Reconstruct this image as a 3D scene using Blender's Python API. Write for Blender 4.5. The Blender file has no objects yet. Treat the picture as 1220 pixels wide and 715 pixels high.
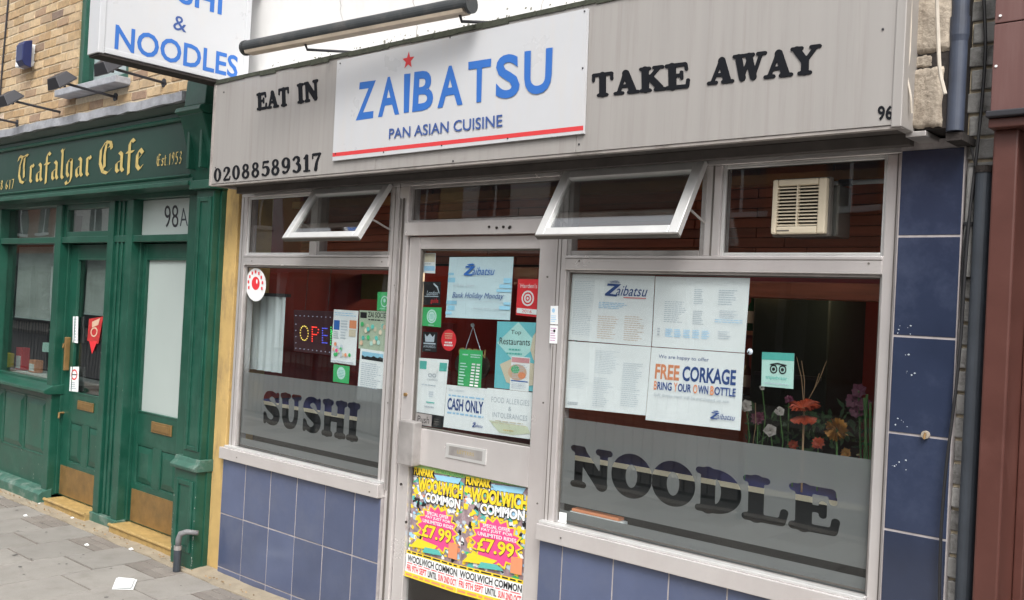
import bpy, math, random
import numpy as np
from math import radians, sin, cos, pi
from mathutils import Vector, Matrix
random.seed(7)
SC = bpy.context.scene
COL = SC.collection

# ------------------------------------------------------------------ camera
CAM_F, CAM_YAW, CAM_PITCH, CAM_ROLL, CAM_H = 1150.6, 0.724431, 0.0093853, 0.0514717, 1.70
def cam_axes():
    th, p, r = CAM_YAW, CAM_PITCH, CAM_ROLL
    fwd = Vector((-sin(th)*cos(p), cos(th)*cos(p), sin(p)))
    right = Vector((cos(th), sin(th), 0)); up = right.cross(fwd)
    return cos(r)*right+sin(r)*up, -sin(r)*right+cos(r)*up, fwd
AX_R, AX_U, AX_F = cam_axes()
cd = bpy.data.cameras.new('camera'); cam = bpy.data.objects.new('camera', cd); COL.objects.link(cam)
cd.sensor_width = 36; cd.lens = CAM_F/1220*36; cd.clip_start = 0.05; cd.clip_end = 600
cam.matrix_world = Matrix(((AX_R.x, AX_U.x, -AX_F.x, 0), (AX_R.y, AX_U.y, -AX_F.y, 0), (AX_R.z, AX_U.z, -AX_F.z, CAM_H), (0, 0, 0, 1)))
SC.camera = cam
# ------------------------------------------------------------------ sky, sun, exposure
W = bpy.data.worlds.new("World"); SC.world = W; W.use_nodes = True
nt = W.node_tree; nt.nodes.clear()
SUN_EL, SUN_AZ = radians(50), radians(138)      # azimuth clockwise from +Y (the wall's inward normal)
sky = nt.nodes.new('ShaderNodeTexSky'); sky.sky_type = 'NISHITA'; sky.sun_disc = False
sky.sun_elevation = SUN_EL; sky.sun_rotation = SUN_AZ; sky.air_density = 1.0; sky.dust_density = 6.0
hs = nt.nodes.new('ShaderNodeHueSaturation'); hs.inputs['Saturation'].default_value = 0.15
bg = nt.nodes.new('ShaderNodeBackground'); bg.inputs[1].default_value = 0.15
out = nt.nodes.new('ShaderNodeOutputWorld')
nt.links.new(sky.outputs[0], hs.inputs['Color']); nt.links.new(hs.outputs[0], bg.inputs[0]); nt.links.new(bg.outputs[0], out.inputs[0])
sd = bpy.data.lights.new('sun', 'SUN'); sd.energy = 1.0; sd.angle = radians(22); sd.color = (1, .96, .9)
so = bpy.data.objects.new('sun', sd); COL.objects.link(so)
sv = Vector((sin(SUN_AZ)*cos(SUN_EL), cos(SUN_AZ)*cos(SUN_EL), sin(SUN_EL)))
so.rotation_euler = sv.to_track_quat('Z', 'Y').to_euler()
SC.view_settings.view_transform = 'Standard'; SC.view_settings.look = 'None'
SC.view_settings.exposure = 0.78; SC.view_settings.gamma = 1
SC.cycles.transparent_max_bounces = 24; SC.cycles.max_bounces = 8

# ------------------------------------------------------------------ materials
MATS = {}
def node(t, k, **kw):
    n = t.nodes.new(k)
    for a, b in kw.items(): setattr(n, a, b)
    return n
def mat(name, col, rough=.6, metal=0, var=.12, scale=8, stretch=(1, 1, 1), bump=0, bscale=60, rand=0, spec=.5,
        dirt=None, dirt_amt=0, dirt_scale=3, dirt_stretch=(1, 1, 1), coat=0, ramp=None, emit=0, gvar=None):
    """one surface: base colour broken up by noise, a stain layer, fine relief, and per-piece variation"""
    if name in MATS: return MATS[name]
    m = bpy.data.materials.new(name); m.use_nodes = True; t = m.node_tree; b = t.nodes['Principled BSDF']
    L = t.links.new
    tc = node(t, 'ShaderNodeTexCoord'); geo = node(t, 'ShaderNodeNewGeometry')
    def noise(sc, st, det=6, rough_=.6):
        mp = node(t, 'ShaderNodeMapping'); mp.inputs['Scale'].default_value = st
        L(geo.outputs['Position'], mp.inputs[0])
        n = node(t, 'ShaderNodeTexNoise'); n.inputs['Scale'].default_value = sc; n.inputs['Detail'].default_value = det
        n.inputs['Roughness'].default_value = rough_
        L(mp.outputs[0], n.inputs['Vector']); return n
    n1 = noise(scale, stretch)
    oi = node(t, 'ShaderNodeObjectInfo')
    add = node(t, 'ShaderNodeMath', operation='ADD'); L(oi.outputs['Random'], add.inputs[0]); L(geo.outputs['Random Per Island'], add.inputs[1])
    fr = node(t, 'ShaderNodeMath', operation='FRACT'); L(add.outputs[0], fr.inputs[0])
    if ramp:
        cr = node(t, 'ShaderNodeValToRGB'); cr.color_ramp.interpolation = 'LINEAR'
        els = cr.color_ramp.elements
        els[0].position = ramp[0][0]; els[0].color = (*ramp[0][1], 1); els[1].position = ramp[-1][0]; els[1].color = (*ramp[-1][1], 1)
        for p, c in ramp[1:-1]:
            e = els.new(p); e.color = (*c, 1)
        L(fr.outputs[0], cr.inputs[0]); base = cr.outputs[0]
    else:
        rgb = node(t, 'ShaderNodeRGB'); rgb.outputs[0].default_value = (*col, 1); base = rgb.outputs[0]
    mr = node(t, 'ShaderNodeMapRange'); mr.inputs['From Min'].default_value = .25; mr.inputs['From Max'].default_value = .75
    mr.inputs['To Min'].default_value = 1-var; mr.inputs['To Max'].default_value = 1+var; L(n1.outputs[0], mr.inputs[0])
    val = mr.outputs[0]
    if rand:
        m2 = node(t, 'ShaderNodeMapRange'); m2.inputs['To Min'].default_value = 1-rand; m2.inputs['To Max'].default_value = 1+rand
        L(fr.outputs[0], m2.inputs[0])
        mu = node(t, 'ShaderNodeMath', operation='MULTIPLY'); L(val, mu.inputs[0]); L(m2.outputs[0], mu.inputs[1]); val = mu.outputs[0]
    vm = node(t, 'ShaderNodeVectorMath', operation='SCALE'); L(base, vm.inputs[0]); L(val, vm.inputs['Scale'])
    c = vm.outputs[0]
    if dirt:
        n2 = noise(dirt_scale, dirt_stretch, 8, .7)
        r2 = node(t, 'ShaderNodeValToRGB'); r2.color_ramp.elements[0].position = .5; r2.color_ramp.elements[1].position = .72
        r2.color_ramp.elements[1].color = (dirt_amt,)*3+(1,)
        L(n2.outputs[0], r2.inputs[0])
        mx = node(t, 'ShaderNodeMix', data_type='RGBA'); L(r2.outputs[0], mx.inputs[0]); L(c, mx.inputs[6]); mx.inputs[7].default_value = (*dirt, 1)
        c = mx.outputs[2]
    L(c, b.inputs['Base Color'])
    b.inputs['Metallic'].default_value = metal; b.inputs['Specular IOR Level'].default_value = spec
    rr = node(t, 'ShaderNodeMapRange'); rr.inputs['To Min'].default_value = max(.02, rough-.1); rr.inputs['To Max'].default_value = min(1, rough+.1)
    L(n1.outputs[0], rr.inputs[0]); L(rr.outputs[0], b.inputs['Roughness'])
    if coat: b.inputs['Coat Weight'].default_value = coat; b.inputs['Coat Roughness'].default_value = .12
    if bump:
        n3 = noise(bscale, (1, 1, 1), 5); bp = node(t, 'ShaderNodeBump'); bp.inputs['Strength'].default_value = bump; bp.inputs['Distance'].default_value = .01
        L(n3.outputs[0], bp.inputs['Height']); L(bp.outputs[0], b.inputs['Normal'])
    if emit:
        b.inputs['Emission Strength'].default_value = emit; b.inputs['Emission Color'].default_value = (*col, 1)
    MATS[name] = m; return m
def glass(name, tint=(.93, .95, .95), ior=1.6, rough=0.0, waves=.02):
    m = bpy.data.materials.new(name); m.use_nodes = True; t = m.node_tree; t.nodes.clear(); L = t.links.new
    o = node(t, 'ShaderNodeOutputMaterial'); mx = node(t, 'ShaderNodeMixShader'); tr = node(t, 'ShaderNodeBsdfTransparent')
    gl = node(t, 'ShaderNodeBsdfGlossy'); fr = node(t, 'ShaderNodeFresnel'); bf = node(t, 'ShaderNodeMapRange'); bf.inputs['To Min'].default_value = ior; bf.inputs['To Max'].default_value = 1/ior
    g0 = node(t, 'ShaderNodeNewGeometry'); L(g0.outputs['Backfacing'], bf.inputs[0]); L(bf.outputs[0], fr.inputs[0])
    tr.inputs[0].default_value = (*tint, 1); gl.inputs['Roughness'].default_value = rough
    geo = node(t, 'ShaderNodeNewGeometry'); n = node(t, 'ShaderNodeTexNoise'); n.inputs['Scale'].default_value = 2.5; n.inputs['Detail'].default_value = 1
    L(geo.outputs['Position'], n.inputs['Vector']); bp = node(t, 'ShaderNodeBump'); bp.inputs['Strength'].default_value = waves; bp.inputs['Distance'].default_value = .05
    L(n.outputs[0], bp.inputs['Height']); L(bp.outputs[0], gl.inputs['Normal'])
    L(fr.outputs[0], mx.inputs[0]); L(tr.outputs[0], mx.inputs[1]); L(gl.outputs[0], mx.inputs[2]); L(mx.outputs[0], o.inputs[0])
    MATS[name] = m; return m
def film(name, col, see=.12):
    m = bpy.data.materials.new(name); m.use_nodes = True; t = m.node_tree; t.nodes.clear(); L = t.links.new
    o = node(t, 'ShaderNodeOutputMaterial'); a = node(t, 'ShaderNodeMixShader'); b2 = node(t, 'ShaderNodeMixShader')
    d = node(t, 'ShaderNodeBsdfDiffuse'); tl = node(t, 'ShaderNodeBsdfTranslucent'); tr = node(t, 'ShaderNodeBsdfTransparent')
    d.inputs[0].default_value = (*col, 1); tl.inputs[0].default_value = (*col, 1)
    geo = node(t, 'ShaderNodeNewGeometry'); n = node(t, 'ShaderNodeTexNoise'); n.inputs['Scale'].default_value = 2.2; n.inputs['Detail'].default_value = 3
    L(geo.outputs['Position'], n.inputs['Vector']); mr = node(t, 'ShaderNodeMapRange'); mr.inputs['To Min'].default_value = see*.6; mr.inputs['To Max'].default_value = see*1.5
    L(n.outputs[0], mr.inputs[0]); a.inputs[0].default_value = .25
    L(d.outputs[0], a.inputs[1]); L(tl.outputs[0], a.inputs[2]); L(mr.outputs[0], b2.inputs[0]); L(a.outputs[0], b2.inputs[1]); L(tr.outputs[0], b2.inputs[2])
    L(b2.outputs[0], o.inputs[0]); MATS[name] = m; return m
def paint(name, col, rough=.55, **k): return mat(name, col, rough, var=k.pop('var', .04), scale=k.pop('scale', 20), **k)

M_alu = mat('anodised_aluminium', (.68, .65, .64), .24, .5, .06, 4, (1, 1, 1), bump=.04, bscale=120, dirt=(.42, .33, .32), dirt_amt=.22, dirt_scale=1.2, dirt_stretch=(1.6, 1, .5))
M_alud = mat('dull_aluminium', (.42, .40, .39), .42, .5, .2, 9, dirt=(.2, .17, .15), dirt_amt=.5, dirt_scale=6)
M_sash = mat('bright_aluminium', (.66, .66, .65), .35, .45, .08, 12)
M_fascia = mat('streaked_fascia_sheet', (.352, .334, .318), .48, .2, .05, 2.0, (9, 1, .3), dirt=(.22, .19, .17), dirt_amt=.4, dirt_scale=1.6, dirt_stretch=(14, 1, .5), bump=.05, bscale=3)
M_fedge = mat('fascia_edge', (.34, .31, .29), .55, .1, .15, 10, dirt=(.08, .07, .06), dirt_amt=.7, dirt_scale=8)
M_mould = mat('moss_stain', (.045, .05, .035), .95, 0, .4, 30, bump=.3)
M_soffit = mat('soffit_timber', (.085, .075, .07), .8, 0, .25, 10)  # soffit tone darkened to deepen the shade under the fascia
M_letter = mat('black_letter', (.006, .007, .010), .75, 0, .15, 30, spec=.2)
M_signw = mat('white_sign_panel', (.50, .51, .53), .3, 0, .025, 4, dirt=(.55, .5, .45), dirt_amt=.25, dirt_scale=5, dirt_stretch=(4, 1, .6))
M_blue = paint('sign_blue', (.025, .13, .44)); M_navy = paint('sign_navy', (.035, .08, .26)); M_red = paint('sign_red', (.58, .04, .045))
M_white = paint('print_white', (.78, .8, .8)); M_black = paint('print_black', (.012, .012, .014)); M_grey = paint('print_grey', (.42, .47, .52))
M_greyl = paint('print_pale_grey', (.46, .53, .60))
M_paper = mat('paper', (.80, .825, .835), .7, 0, .04, 6); M_paperb = mat('pale_blue_paper', (.58, .72, .77), .7, 0, .04, 8)
M_cyan = paint('print_cyan', (.30, .58, .75)); M_lbl = paint('print_light_blue', (.35, .60, .82)); M_teal = paint('print_teal', (.10, .45, .40)); M_mint = paint('print_mint', (.50, .74, .68))
M_pgreen = paint('print_green', (.05, .42, .14)); M_orange = paint('print_orange', (.72, .28, .14)); M_yellow = paint('print_yellow', (.85, .62, .03))
M_pink = paint('print_pink', (.75, .07, .25)); M_gold = paint('gold_leaf', (.50, .38, .13), .45, var=.2); M_peach = paint('print_peach', (.62, .42, .30))
M_pred = paint('print_bright_red', (.70, .03, .04)); M_mag = paint('print_purple', (.35, .08, .35)); M_skin = paint('print_cream', (.62, .55, .42))
M_tile = mat('blue_glazed_tile', (.078, .098, .172), .16, 0, .14, 4, rand=.12, spec=.7, bump=.03, bscale=9, dirt=(.115, .13, .185), dirt_amt=.5, dirt_scale=3)
M_grout = mat('grout', (.36, .33, .33), .9, 0, .2, 30)
M_green = mat('green_gloss_paint', (.008, .066, .042), .34, 0, .25, 5, coat=.12, dirt=(.035, .11, .08), dirt_amt=.6, dirt_scale=7, bump=.05, bscale=40)
M_greend = mat('dark_green_board', (.008, .038, .027), .5, 0, .1, 5, coat=.1)
M_greenl = mat('pale_green_edge', (.04, .115, .085), .5, 0, .25, 14, dirt=(.24, .27, .24), dirt_amt=.8, dirt_scale=9)
M_brass = mat('weathered_brass', (.25, .15, .055), .45, .35, .25, 14, dirt=(.16, .11, .05), dirt_amt=.6, dirt_scale=9, bump=.1)
M_brassy = mat('yellow_nosing', (.40, .27, .10), .6, .1, .25, 18, dirt=(.2, .15, .09), dirt_amt=.7, dirt_scale=8, bump=.2)
M_yell = mat('yellow_render', (.50, .34, .13), .85, 0, .18, 4, bump=.25, bscale=25, dirt=(.25, .17, .09), dirt_amt=.85, dirt_scale=3.5, dirt_stretch=(3, 1, 1))
M_wrender = mat('white_render', (.66, .655, .645), .8, 0, .06, 3, bump=.12, bscale=18, dirt=(.5, .5, .48), dirt_amt=.35, dirt_scale=3, dirt_stretch=(3, 1, 1))
M_lead = mat('lead_flashing', (.34, .35, .38), .6, .1, .3, 12, dirt=(.18, .18, .19), dirt_amt=.7, dirt_scale=14, bump=.25)
BR = [(0, (.30, .20, .11)), (.18, (.44, .31, .17)), (.38, (.52, .39, .24)), (.55, (.38, .25, .13)), (.7, (.48, .37, .24)), (.86, (.33, .22, .14)), (.93, (.16, .12, .10)), (.965, (.40, .25, .15)), (1, (.66, .60, .52))]
M_brick = mat('yellow_stock_brick', (.5, .36, .2), .9, 0, .22, 26, bump=.5, bscale=70, ramp=BR, dirt=(.30, .23, .15), dirt_amt=.8, dirt_scale=7)
M_mortar = mat('mortar', (.60, .51, .37), .95, 0, .25, 30, bump=.4, bscale=60)
M_wbrick = mat('whitewashed_brick', (.30, .295, .285), .85, 0, .22, 14, bump=.5, bscale=40, rand=.1, dirt=(.06, .055, .05), dirt_amt=.9, dirt_scale=16)
M_plaster = mat('cream_plaster', (.38, .325, .26), .9, 0, .3, 14, bump=.9, bscale=45, dirt=(.12, .09, .065), dirt_amt=.95, dirt_scale=15, dirt_stretch=(1.6, 1, .6))
M_void = mat('dark_cavity', (.025, .02, .018), .95, 0, .3, 30, bump=.5)
M_pipe = mat('blue_grey_downpipe', (.042, .052, .078), .45, 0, .25, 9, dirt=(.03, .03, .035), dirt_amt=.6, dirt_scale=6)
M_pipe2 = mat('dark_grey_pipe', (.04, .048, .06), .5, 0, .2, 9)
M_cable = mat('black_cable', (.015, .015, .017), .5, 0, .1, 20); M_cablew = mat('cream_cable', (.5, .45, .38), .6, 0, .15, 20)
M_rbrown = mat('red_brown_paint', (.085, .030, .023), .42, 0, .16, 6, dirt=(.13, .055, .045), dirt_amt=.45, dirt_scale=3, coat=.1)
M_rbrown2 = mat('faded_red_brown_sheet', (.125, .058, .052), .5, 0, .10, 4, (10, 1, .3), dirt=(.19, .11, .10), dirt_amt=.4, dirt_scale=4, dirt_stretch=(6, 1, .5))
M_slab = mat('concrete_paving', (.245, .23, .21), .9, 0, .12, 5, bump=.3, bscale=90, rand=.07, dirt=(.17, .155, .135), dirt_amt=.5, dirt_scale=7)
M_sett = mat('brown_paver', (.195, .175, .155), .9, 0, .15, 12, bump=.3, bscale=80, rand=.12, dirt=(.15, .12, .11), dirt_amt=.6, dirt_scale=6)
M_joint = mat('joint_sand', (.15, .125, .105), .95, 0, .3, 40, bump=.4)
M_cement = mat('cement_fillet', (.29, .245, .18), .95, 0, .2, 9, bump=.5, bscale=40, dirt=(.2, .17, .13), dirt_amt=.7, dirt_scale=7)
M_asph = mat('asphalt', (.055, .055, .057), .9, 0, .2, 30, bump=.4)
M_wood = mat('red_brown_boards', (.34, .10, .055), .5, 0, .3, 5, (.6, 1, 8), rand=.22, dirt=(.30, .13, .07), dirt_amt=.6, dirt_scale=3, dirt_stretch=(1, 1, 6))
M_inred = mat('dark_red_wall', (.26, .022, .02), .6, 0, .25, 2); M_inred2 = mat('red_panel', (.34, .02, .02), .5, 0, .25, 3)
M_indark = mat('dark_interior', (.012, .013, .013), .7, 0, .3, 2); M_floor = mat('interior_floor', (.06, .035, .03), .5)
M_ingrey = mat('pale_curtain', (.50, .55, .56), .8, 0, .12, 4, (8, 1, .4)); M_cloth = mat('navy_cloth', (.012, .018, .10), .8, 0, .2, 6)
M_vent = mat('cream_vent_plastic', (.66, .58, .44), .45, 0, .06, 8); M_gask = mat('grey_gasket', (.10, .09, .08), .7)
M_hood = mat('grey_lamp_hood', (.03, .034, .036), .5, .0, .15, 8, dirt=(.10, .09, .08), dirt_amt=.5, dirt_scale=8); M_dif = mat('cream_diffuser', (.50, .42, .33), .6, 0, .2, 10)
M_lens = mat('floodlight_face', (.30, .31, .34), .25, 0, .1, 8); M_dkm = mat('dark_metal', (.03, .03, .036), .45, .2, .15, 10)
M_frost = mat('frosted_pane', (.42, .48, .46), .22, 0, .06, 1.2, (1, 1, .5)); M_film = film('frosted_film', (.285, .29, .29), .22)
M_glass = glass('window_glass', ior=1.62); M_glasst = glass('mirroring_sash_glass', (.8, .82, .82), 3.6, .03, .01); M_glassd = glass('cafe_glass', (.85, .9, .88), 2.5, waves=.012)  # sash glass index raised so the tilted panes mirror the sky more strongly
M_gerb = mat('orange_petal', (.28, .035, .008), .6, 0, .3, 30); M_ygo = mat('golden_petal', (.30, .13, .018), .6, 0, .25, 30); M_orch = mat('white_petal', (.26, .235, .22), .6)
M_magp = mat('magenta_petal', (.085, .006, .03), .6); M_stem = mat('plant_stem', (.05, .12, .03), .6, 0, .2, 20); M_steml = mat('dry_stem', (.25, .16, .09), .7)
M_conc = mat('opposite_render', (.80, .79, .76), .8, 0, .08, 2, dirt=(.4, .39, .36), dirt_amt=.4, dirt_scale=2); M_oppd = mat('opposite_shopfront', (.10, .11, .12), .5, 0, .3, 1)
M_oppr = mat('opposite_red_brick', (.28, .11, .07), .9, 0, .2, 6); M_oppw = mat('opposite_window', (.05, .055, .06), .15)
M_ochre = mat('opposite_ochre', (.5, .4, .22), .8); M_slate = mat('slate', (.10, .10, .11), .7, 0, .2, 8)

# ------------------------------------------------------------------ measuring and mesh helpers
def S(px, py, Y=3.3):
    """survey: the point of the plane at distance Y that the photograph shows at this pixel"""
    d = AX_R*((px-610)/CAM_F) - AX_U*((py-357.5)/CAM_F) + AX_F
    return d.x/d.y*Y, CAM_H+d.z/d.y*Y
def tag(o, label=None, cat=None, group=None, kind=None):
    if label: o['label'] = label
    if cat: o['category'] = cat
    if group: o['group'] = group
    if kind: o['kind'] = kind
    return o
def thing(name, label, cat, loc=(0, 0, 0), group=None):
    o = bpy.data.objects.new(name, None); COL.objects.link(o); o.location = loc; o.empty_display_size = .1
    return tag(o, label, cat, group)
def wloc(o):
    v = Vector((0, 0, 0))
    while o: v += o.location; o = o.parent
    return v
class MB:
    def __init__(s): s.v = []; s.f = []
    def add(s, vs, fs):
        k = len(s.v); s.v += [tuple(v) for v in vs]; s.f += [tuple(k+i for i in f) for f in fs]; return s
    def box(s, x0, x1, y0, y1, z0, z1):
        x0, x1 = sorted((x0, x1)); y0, y1 = sorted((y0, y1)); z0, z1 = sorted((z0, z1))
        return s.add([(x0, y0, z0), (x1, y0, z0), (x1, y1, z0), (x0, y1, z0), (x0, y0, z1), (x1, y0, z1), (x1, y1, z1), (x0, y1, z1)],
                     [(0, 3, 2, 1), (4, 5, 6, 7), (0, 1, 5, 4), (1, 2, 6, 5), (2, 3, 7, 6), (3, 0, 4, 7)])
    def hexa(s, pts): return s.add(pts, [(0, 3, 2, 1), (4, 5, 6, 7), (0, 1, 5, 4), (1, 2, 6, 5), (2, 3, 7, 6), (3, 0, 4, 7)])
    def prism_x(s, prof, x0, x1):
        """profile of (y,z) points swept from x0 to x1"""
        n = len(prof); vs = [(x0, y, z) for y, z in prof]+[(x1, y, z) for y, z in prof]
        return s.add(vs, [tuple(range(n))[::-1], tuple(range(n, 2*n))]+[(i, (i+1) % n, n+(i+1) % n, n+i) for i in range(n)])
    def tube(s, pts, r, n=10, cap=True):
        pts = [Vector(p) for p in pts]; rs = r if isinstance(r, (list, tuple)) else [r]*len(pts); k = len(s.v); prev = None
        for i, p in enumerate(pts):
            d = (pts[min(i+1, len(pts)-1)]-pts[max(i-1, 0)]).normalized()
            a = prev if prev is not None else (Vector((0, 0, 1)) if abs(d.z) < .9 else Vector((1, 0, 0)))
            u = (a-d*a.dot(d)).normalized(); prev = u; w = d.cross(u)
            s.v += [tuple(p+(u*cos(2*pi*j/n)+w*sin(2*pi*j/n))*rs[i]) for j in range(n)]
        for i in range(len(pts)-1):
            for j in range(n): s.f.append((k+i*n+j, k+i*n+(j+1) % n, k+(i+1)*n+(j+1) % n, k+(i+1)*n+j))
        if cap:
            s.f.append(tuple(k+j for j in range(n))[::-1]); m = k+(len(pts)-1)*n; s.f.append(tuple(m+j for j in range(n)))
        return s
    def quad(s, a, b, c, d): return s.add([a, b, c, d], [(0, 1, 2, 3)])
    def build(s, name, m, parent=None, bevel=0, smooth=False, at=None):
        o0 = wloc(parent) if parent else Vector((0, 0, 0))
        if at is None: off = o0
        else: off = Vector(at)
        me = bpy.data.meshes.new(name); me.from_pydata([tuple(Vector(v)-off) for v in s.v], [], s.f); me.materials.append(m); me.validate()
        if smooth:
            for p in me.polygons: p.use_smooth = True
        o = bpy.data.objects.new(name, me); COL.objects.link(o); o.parent = parent
        if at is not None: o.location = off-o0
        if bevel:
            b = o.modifiers.new('edge', 'BEVEL'); b.width = bevel; b.segments = 2; b.limit_method = 'ANGLE'; b.angle_limit = radians(40)
        return o
def box(name, m, parent, x0, x1, y0, y1, z0, z1, bevel=.002): return MB().box(x0, x1, y0, y1, z0, z1).build(name, m, parent, bevel)
def inst(o, loc, parent, rot=None, scale=None):
    c = o.copy(); COL.objects.link(c); c.parent = parent; c.location = Vector(loc)-wloc(parent)
    if rot: c.rotation_euler = rot
    if scale: c.scale = scale
    return c
def grid_quad(corners):
    """corners TL,TR,BL,BR as (X,Z) -> bilinear map"""
    tl, tr, bl, br = [Vector(c) for c in corners]
    return lambda u, v: (tl*(1-u)+tr*u)*v+(bl*(1-u)+br*u)*(1-v)

# ------------------------------------------------------------------ lettering
_tc = {}
def text_geo(s, bold=0, shear=0, res=3, space=1):
    """built-in font as (verts in 0..1 of its own box, faces)"""
    k = (s, bold, shear, res, space)
    if k in _tc: return _tc[k]
    cu = bpy.data.curves.new('lettering', 'FONT'); cu.body = s; cu.offset = bold; cu.shear = shear; cu.resolution_u = res; cu.space_character = space; cu.fill_mode = 'BOTH'
    ob = bpy.data.objects.new('lettering', cu); COL.objects.link(ob)
    bpy.context.view_layer.update()
    dg = bpy.context.evaluated_depsgraph_get(); me = bpy.data.meshes.new_from_object(ob.evaluated_get(dg))
    vs = np.array([v.co[:2] for v in me.vertices]); fs = [tuple(p.vertices) for p in me.polygons]
    bpy.data.objects.remove(ob); bpy.data.curves.remove(cu); bpy.data.meshes.remove(me)
    lo, hi = vs.min(0), vs.max(0); vs = (vs-lo)/(hi-lo); _tc[k] = (vs, fs); return _tc[k]

def islands(n, fs):
    p = list(range(n))
    def r(a):
        while p[a] != a: p[a] = p[p[a]]; a = p[a]
        return a
    for f in fs:
        for i in f[1:]: p[r(i)] = r(f[0])
    g = {}
    for f in fs: g.setdefault(r(f[0]), []).append(f)
    return list(g.values())
def sd_strokes(P, strokes):
    d = np.full(P.shape[:-1], 9.)
    for st in strokes:
        kind = st[0]
        if kind == 'l':
            pts, rs = st[1], st[2]
            if not isinstance(rs, (list, tuple)): rs = [rs]*len(pts)
            for i in range(len(pts)-1):
                a = np.array(pts[i]); b = np.array(pts[i+1]); ab = b-a
                t = np.clip(((P-a)@ab)/max(ab@ab, 1e-9), 0, 1)
                dd = np.linalg.norm(P-a-t[..., None]*ab, axis=-1)-(rs[i]*(1-t)+rs[i+1]*t)
                d = np.minimum(d, dd)
        elif kind == 'r':       # ring: cx,cy,rx,ry,ix,iy, optional left clip
            cx, cy, rx, ry, ix, iy = st[1:7]
            def el(a, b):
                q = (P-np.array([cx, cy]))/np.array([a, b]); n = np.linalg.norm(q, axis=-1)
                return (n-1)*min(a, b)
            dd = np.maximum(el(rx, ry), -el(ix, iy))
            if len(st) > 7: dd = np.maximum(dd, st[7]-P[..., 0])
            d = np.minimum(d, dd)
    return d
def sm(pts, n=5):
    """Catmull-Rom through the points"""
    p = [np.array(q, float) for q in pts]; p = [2*p[0]-p[1]]+p+[2*p[-1]-p[-2]]; o = []
    for i in range(1, len(p)-2):
        for k in range(n):
            t = k/n; o.append(.5*((2*p[i])+(-p[i-1]+p[i+1])*t+(2*p[i-1]-5*p[i]+4*p[i+1]-p[i+2])*t*t+(-p[i-1]+3*p[i]-3*p[i+1]+p[i+2])*t**3))
    o.append(p[-2]); return o
def curve_st(pr):      # list of (x,y,r)
    q = sm(pr, 5); return ('l', [tuple(a[:2]) for a in q], [float(a[2]) for a in q])
def bar(x0, y0, x1, y1, r): return ('l', [(x0, y0), (x1, y1)], r)
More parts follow.
